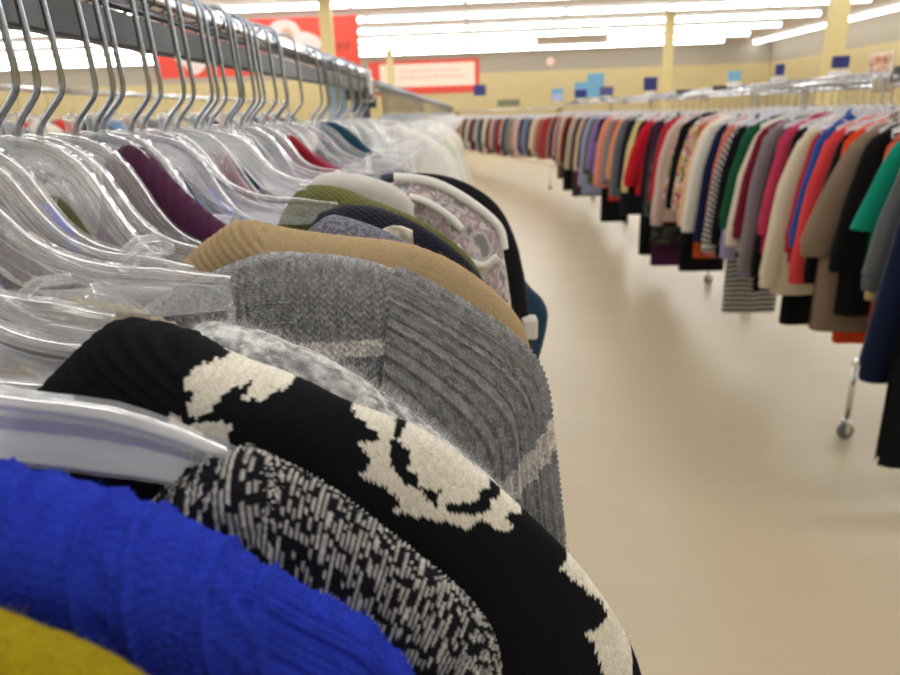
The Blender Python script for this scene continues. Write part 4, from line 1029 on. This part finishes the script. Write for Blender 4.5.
# signs standing on the racks
NAVY = principled('sign_navy', lin(40, 50, 120), .5); LBL = principled('sign_lightblue', lin(120, 178, 214), .5); VIO = principled('sign_violet', lin(88, 84, 140), .5)
SPALE = principled('sign_pale_print', lin(180, 190, 224), .5)
def rack_sign(label, x, y, z0, z, w, h, mat, mat2=None):
    z = max(z, z0+.03)
    t = empty('rack_sign', (x, y, z0), 0, label, 'sign', 'signs on the racks')
    MB().box((0, 0, .01), (.07, .05, .02)).build('clamp', WHITEP, t)
    MB().tube([(0, 0, .01), (0, 0, z-z0)], .005, 8).build('stem', CHROME, t, True)
    MB().box((0, 0, z-z0+h/2), (w, .012, h)).build('board', mat, t, bevel=.002)
    if mat2: 
        mb = MB().box((0, -.008, z-z0+h*.3), (w*.92, .004, h*.5)); mb.build('lower_panel', mat2, t)
RT = RA+.034
rack_sign('tall light blue sign standing on the rack across the aisle', 1.66, 9.6, RT, CAMZ+.13, .22, .30, LBL)
rack_sign('small blue and navy sign beside the tall light blue one', 1.60, 10.4, RT, CAMZ+.13, .2, .22, LBL, NAVY)
rack_sign('small violet sign just in front of the tall light blue one', 1.62, 8.6, RT, CAMZ+.105, .16, .10, VIO)
rack_sign('square navy sign above the true red blazer', 1.64, 6.62, RT, CAMZ+.105, .12, .115, NAVY)
rack_sign('light blue sign above the salmon pink cardigan', 1.64, 4.55, RT, CAMZ+.09, .08, .055, LBL)
rack_sign('little navy sign above the ivory cardigan', 1.64, 3.90, RT, CAMZ+.08, .045, .055, NAVY)
rack_sign('navy sign with pale print above the coral red sweater', 1.64, 3.28, RT, CAMZ+.08, .075, .05, NAVY)
rack_sign('small pale blue sign near the far end of the long rack', 1.50, 12.4, RT, CAMZ+.12, .2, .2, LBL, SPALE)
NT = NR-.02+.0135
rack_sign('navy sign below the cream wall banner on the angled far rack', .28, 19.9, CAMZ+.034, CAMZ+.42, .34, .28, NAVY)
rack_sign('green-grey low sign board on the angled far rack', .95, 17.7, CAMZ+.034, CAMZ+.1, .55, .16, principled('sign_olive', lin(120, 124, 100), .5))

# ------------------------------------------------------------------ camera, world, view
w = bpy.data.worlds.new('World'); S.world = w; w.use_nodes = True
w.node_tree.nodes['Background'].inputs[0].default_value = (.9, .95, 1, 1); w.node_tree.nodes['Background'].inputs[1].default_value = .3
cam = bpy.data.cameras.new('camera'); co = bpy.data.objects.new('camera', cam); C.objects.link(co)
yaw, pitch, roll = -0.0389088, 0.319095, -0.035
fw = Vector((math.sin(yaw)*math.cos(pitch), math.cos(yaw)*math.cos(pitch), -math.sin(pitch)))
rt = Vector((math.cos(yaw), -math.sin(yaw), 0)); up = rt.cross(fw)
r2 = rt*math.cos(roll)+up*math.sin(roll); u2 = up*math.cos(roll)-rt*math.sin(roll)
M = Matrix((r2, u2, -fw)).transposed().to_4x4(); M.translation = (0, 0, CAMZ); co.matrix_world = M
cam.sensor_width = 36; cam.lens = 680/900*36; cam.clip_start = .01; cam.clip_end = 100
cam.dof.use_dof = True; cam.dof.focus_distance = .32; cam.dof.aperture_fstop = 12.0
S.camera = co
S.view_settings.view_transform = 'Standard'; S.view_settings.look = 'None'; S.view_settings.gamma = 1; S.view_settings.use_curve_mapping = False
S.view_settings.exposure = 0.38
S.cycles.max_bounces = 10; S.cycles.transparent_max_bounces = 40; S.cycles.diffuse_bounces = 4
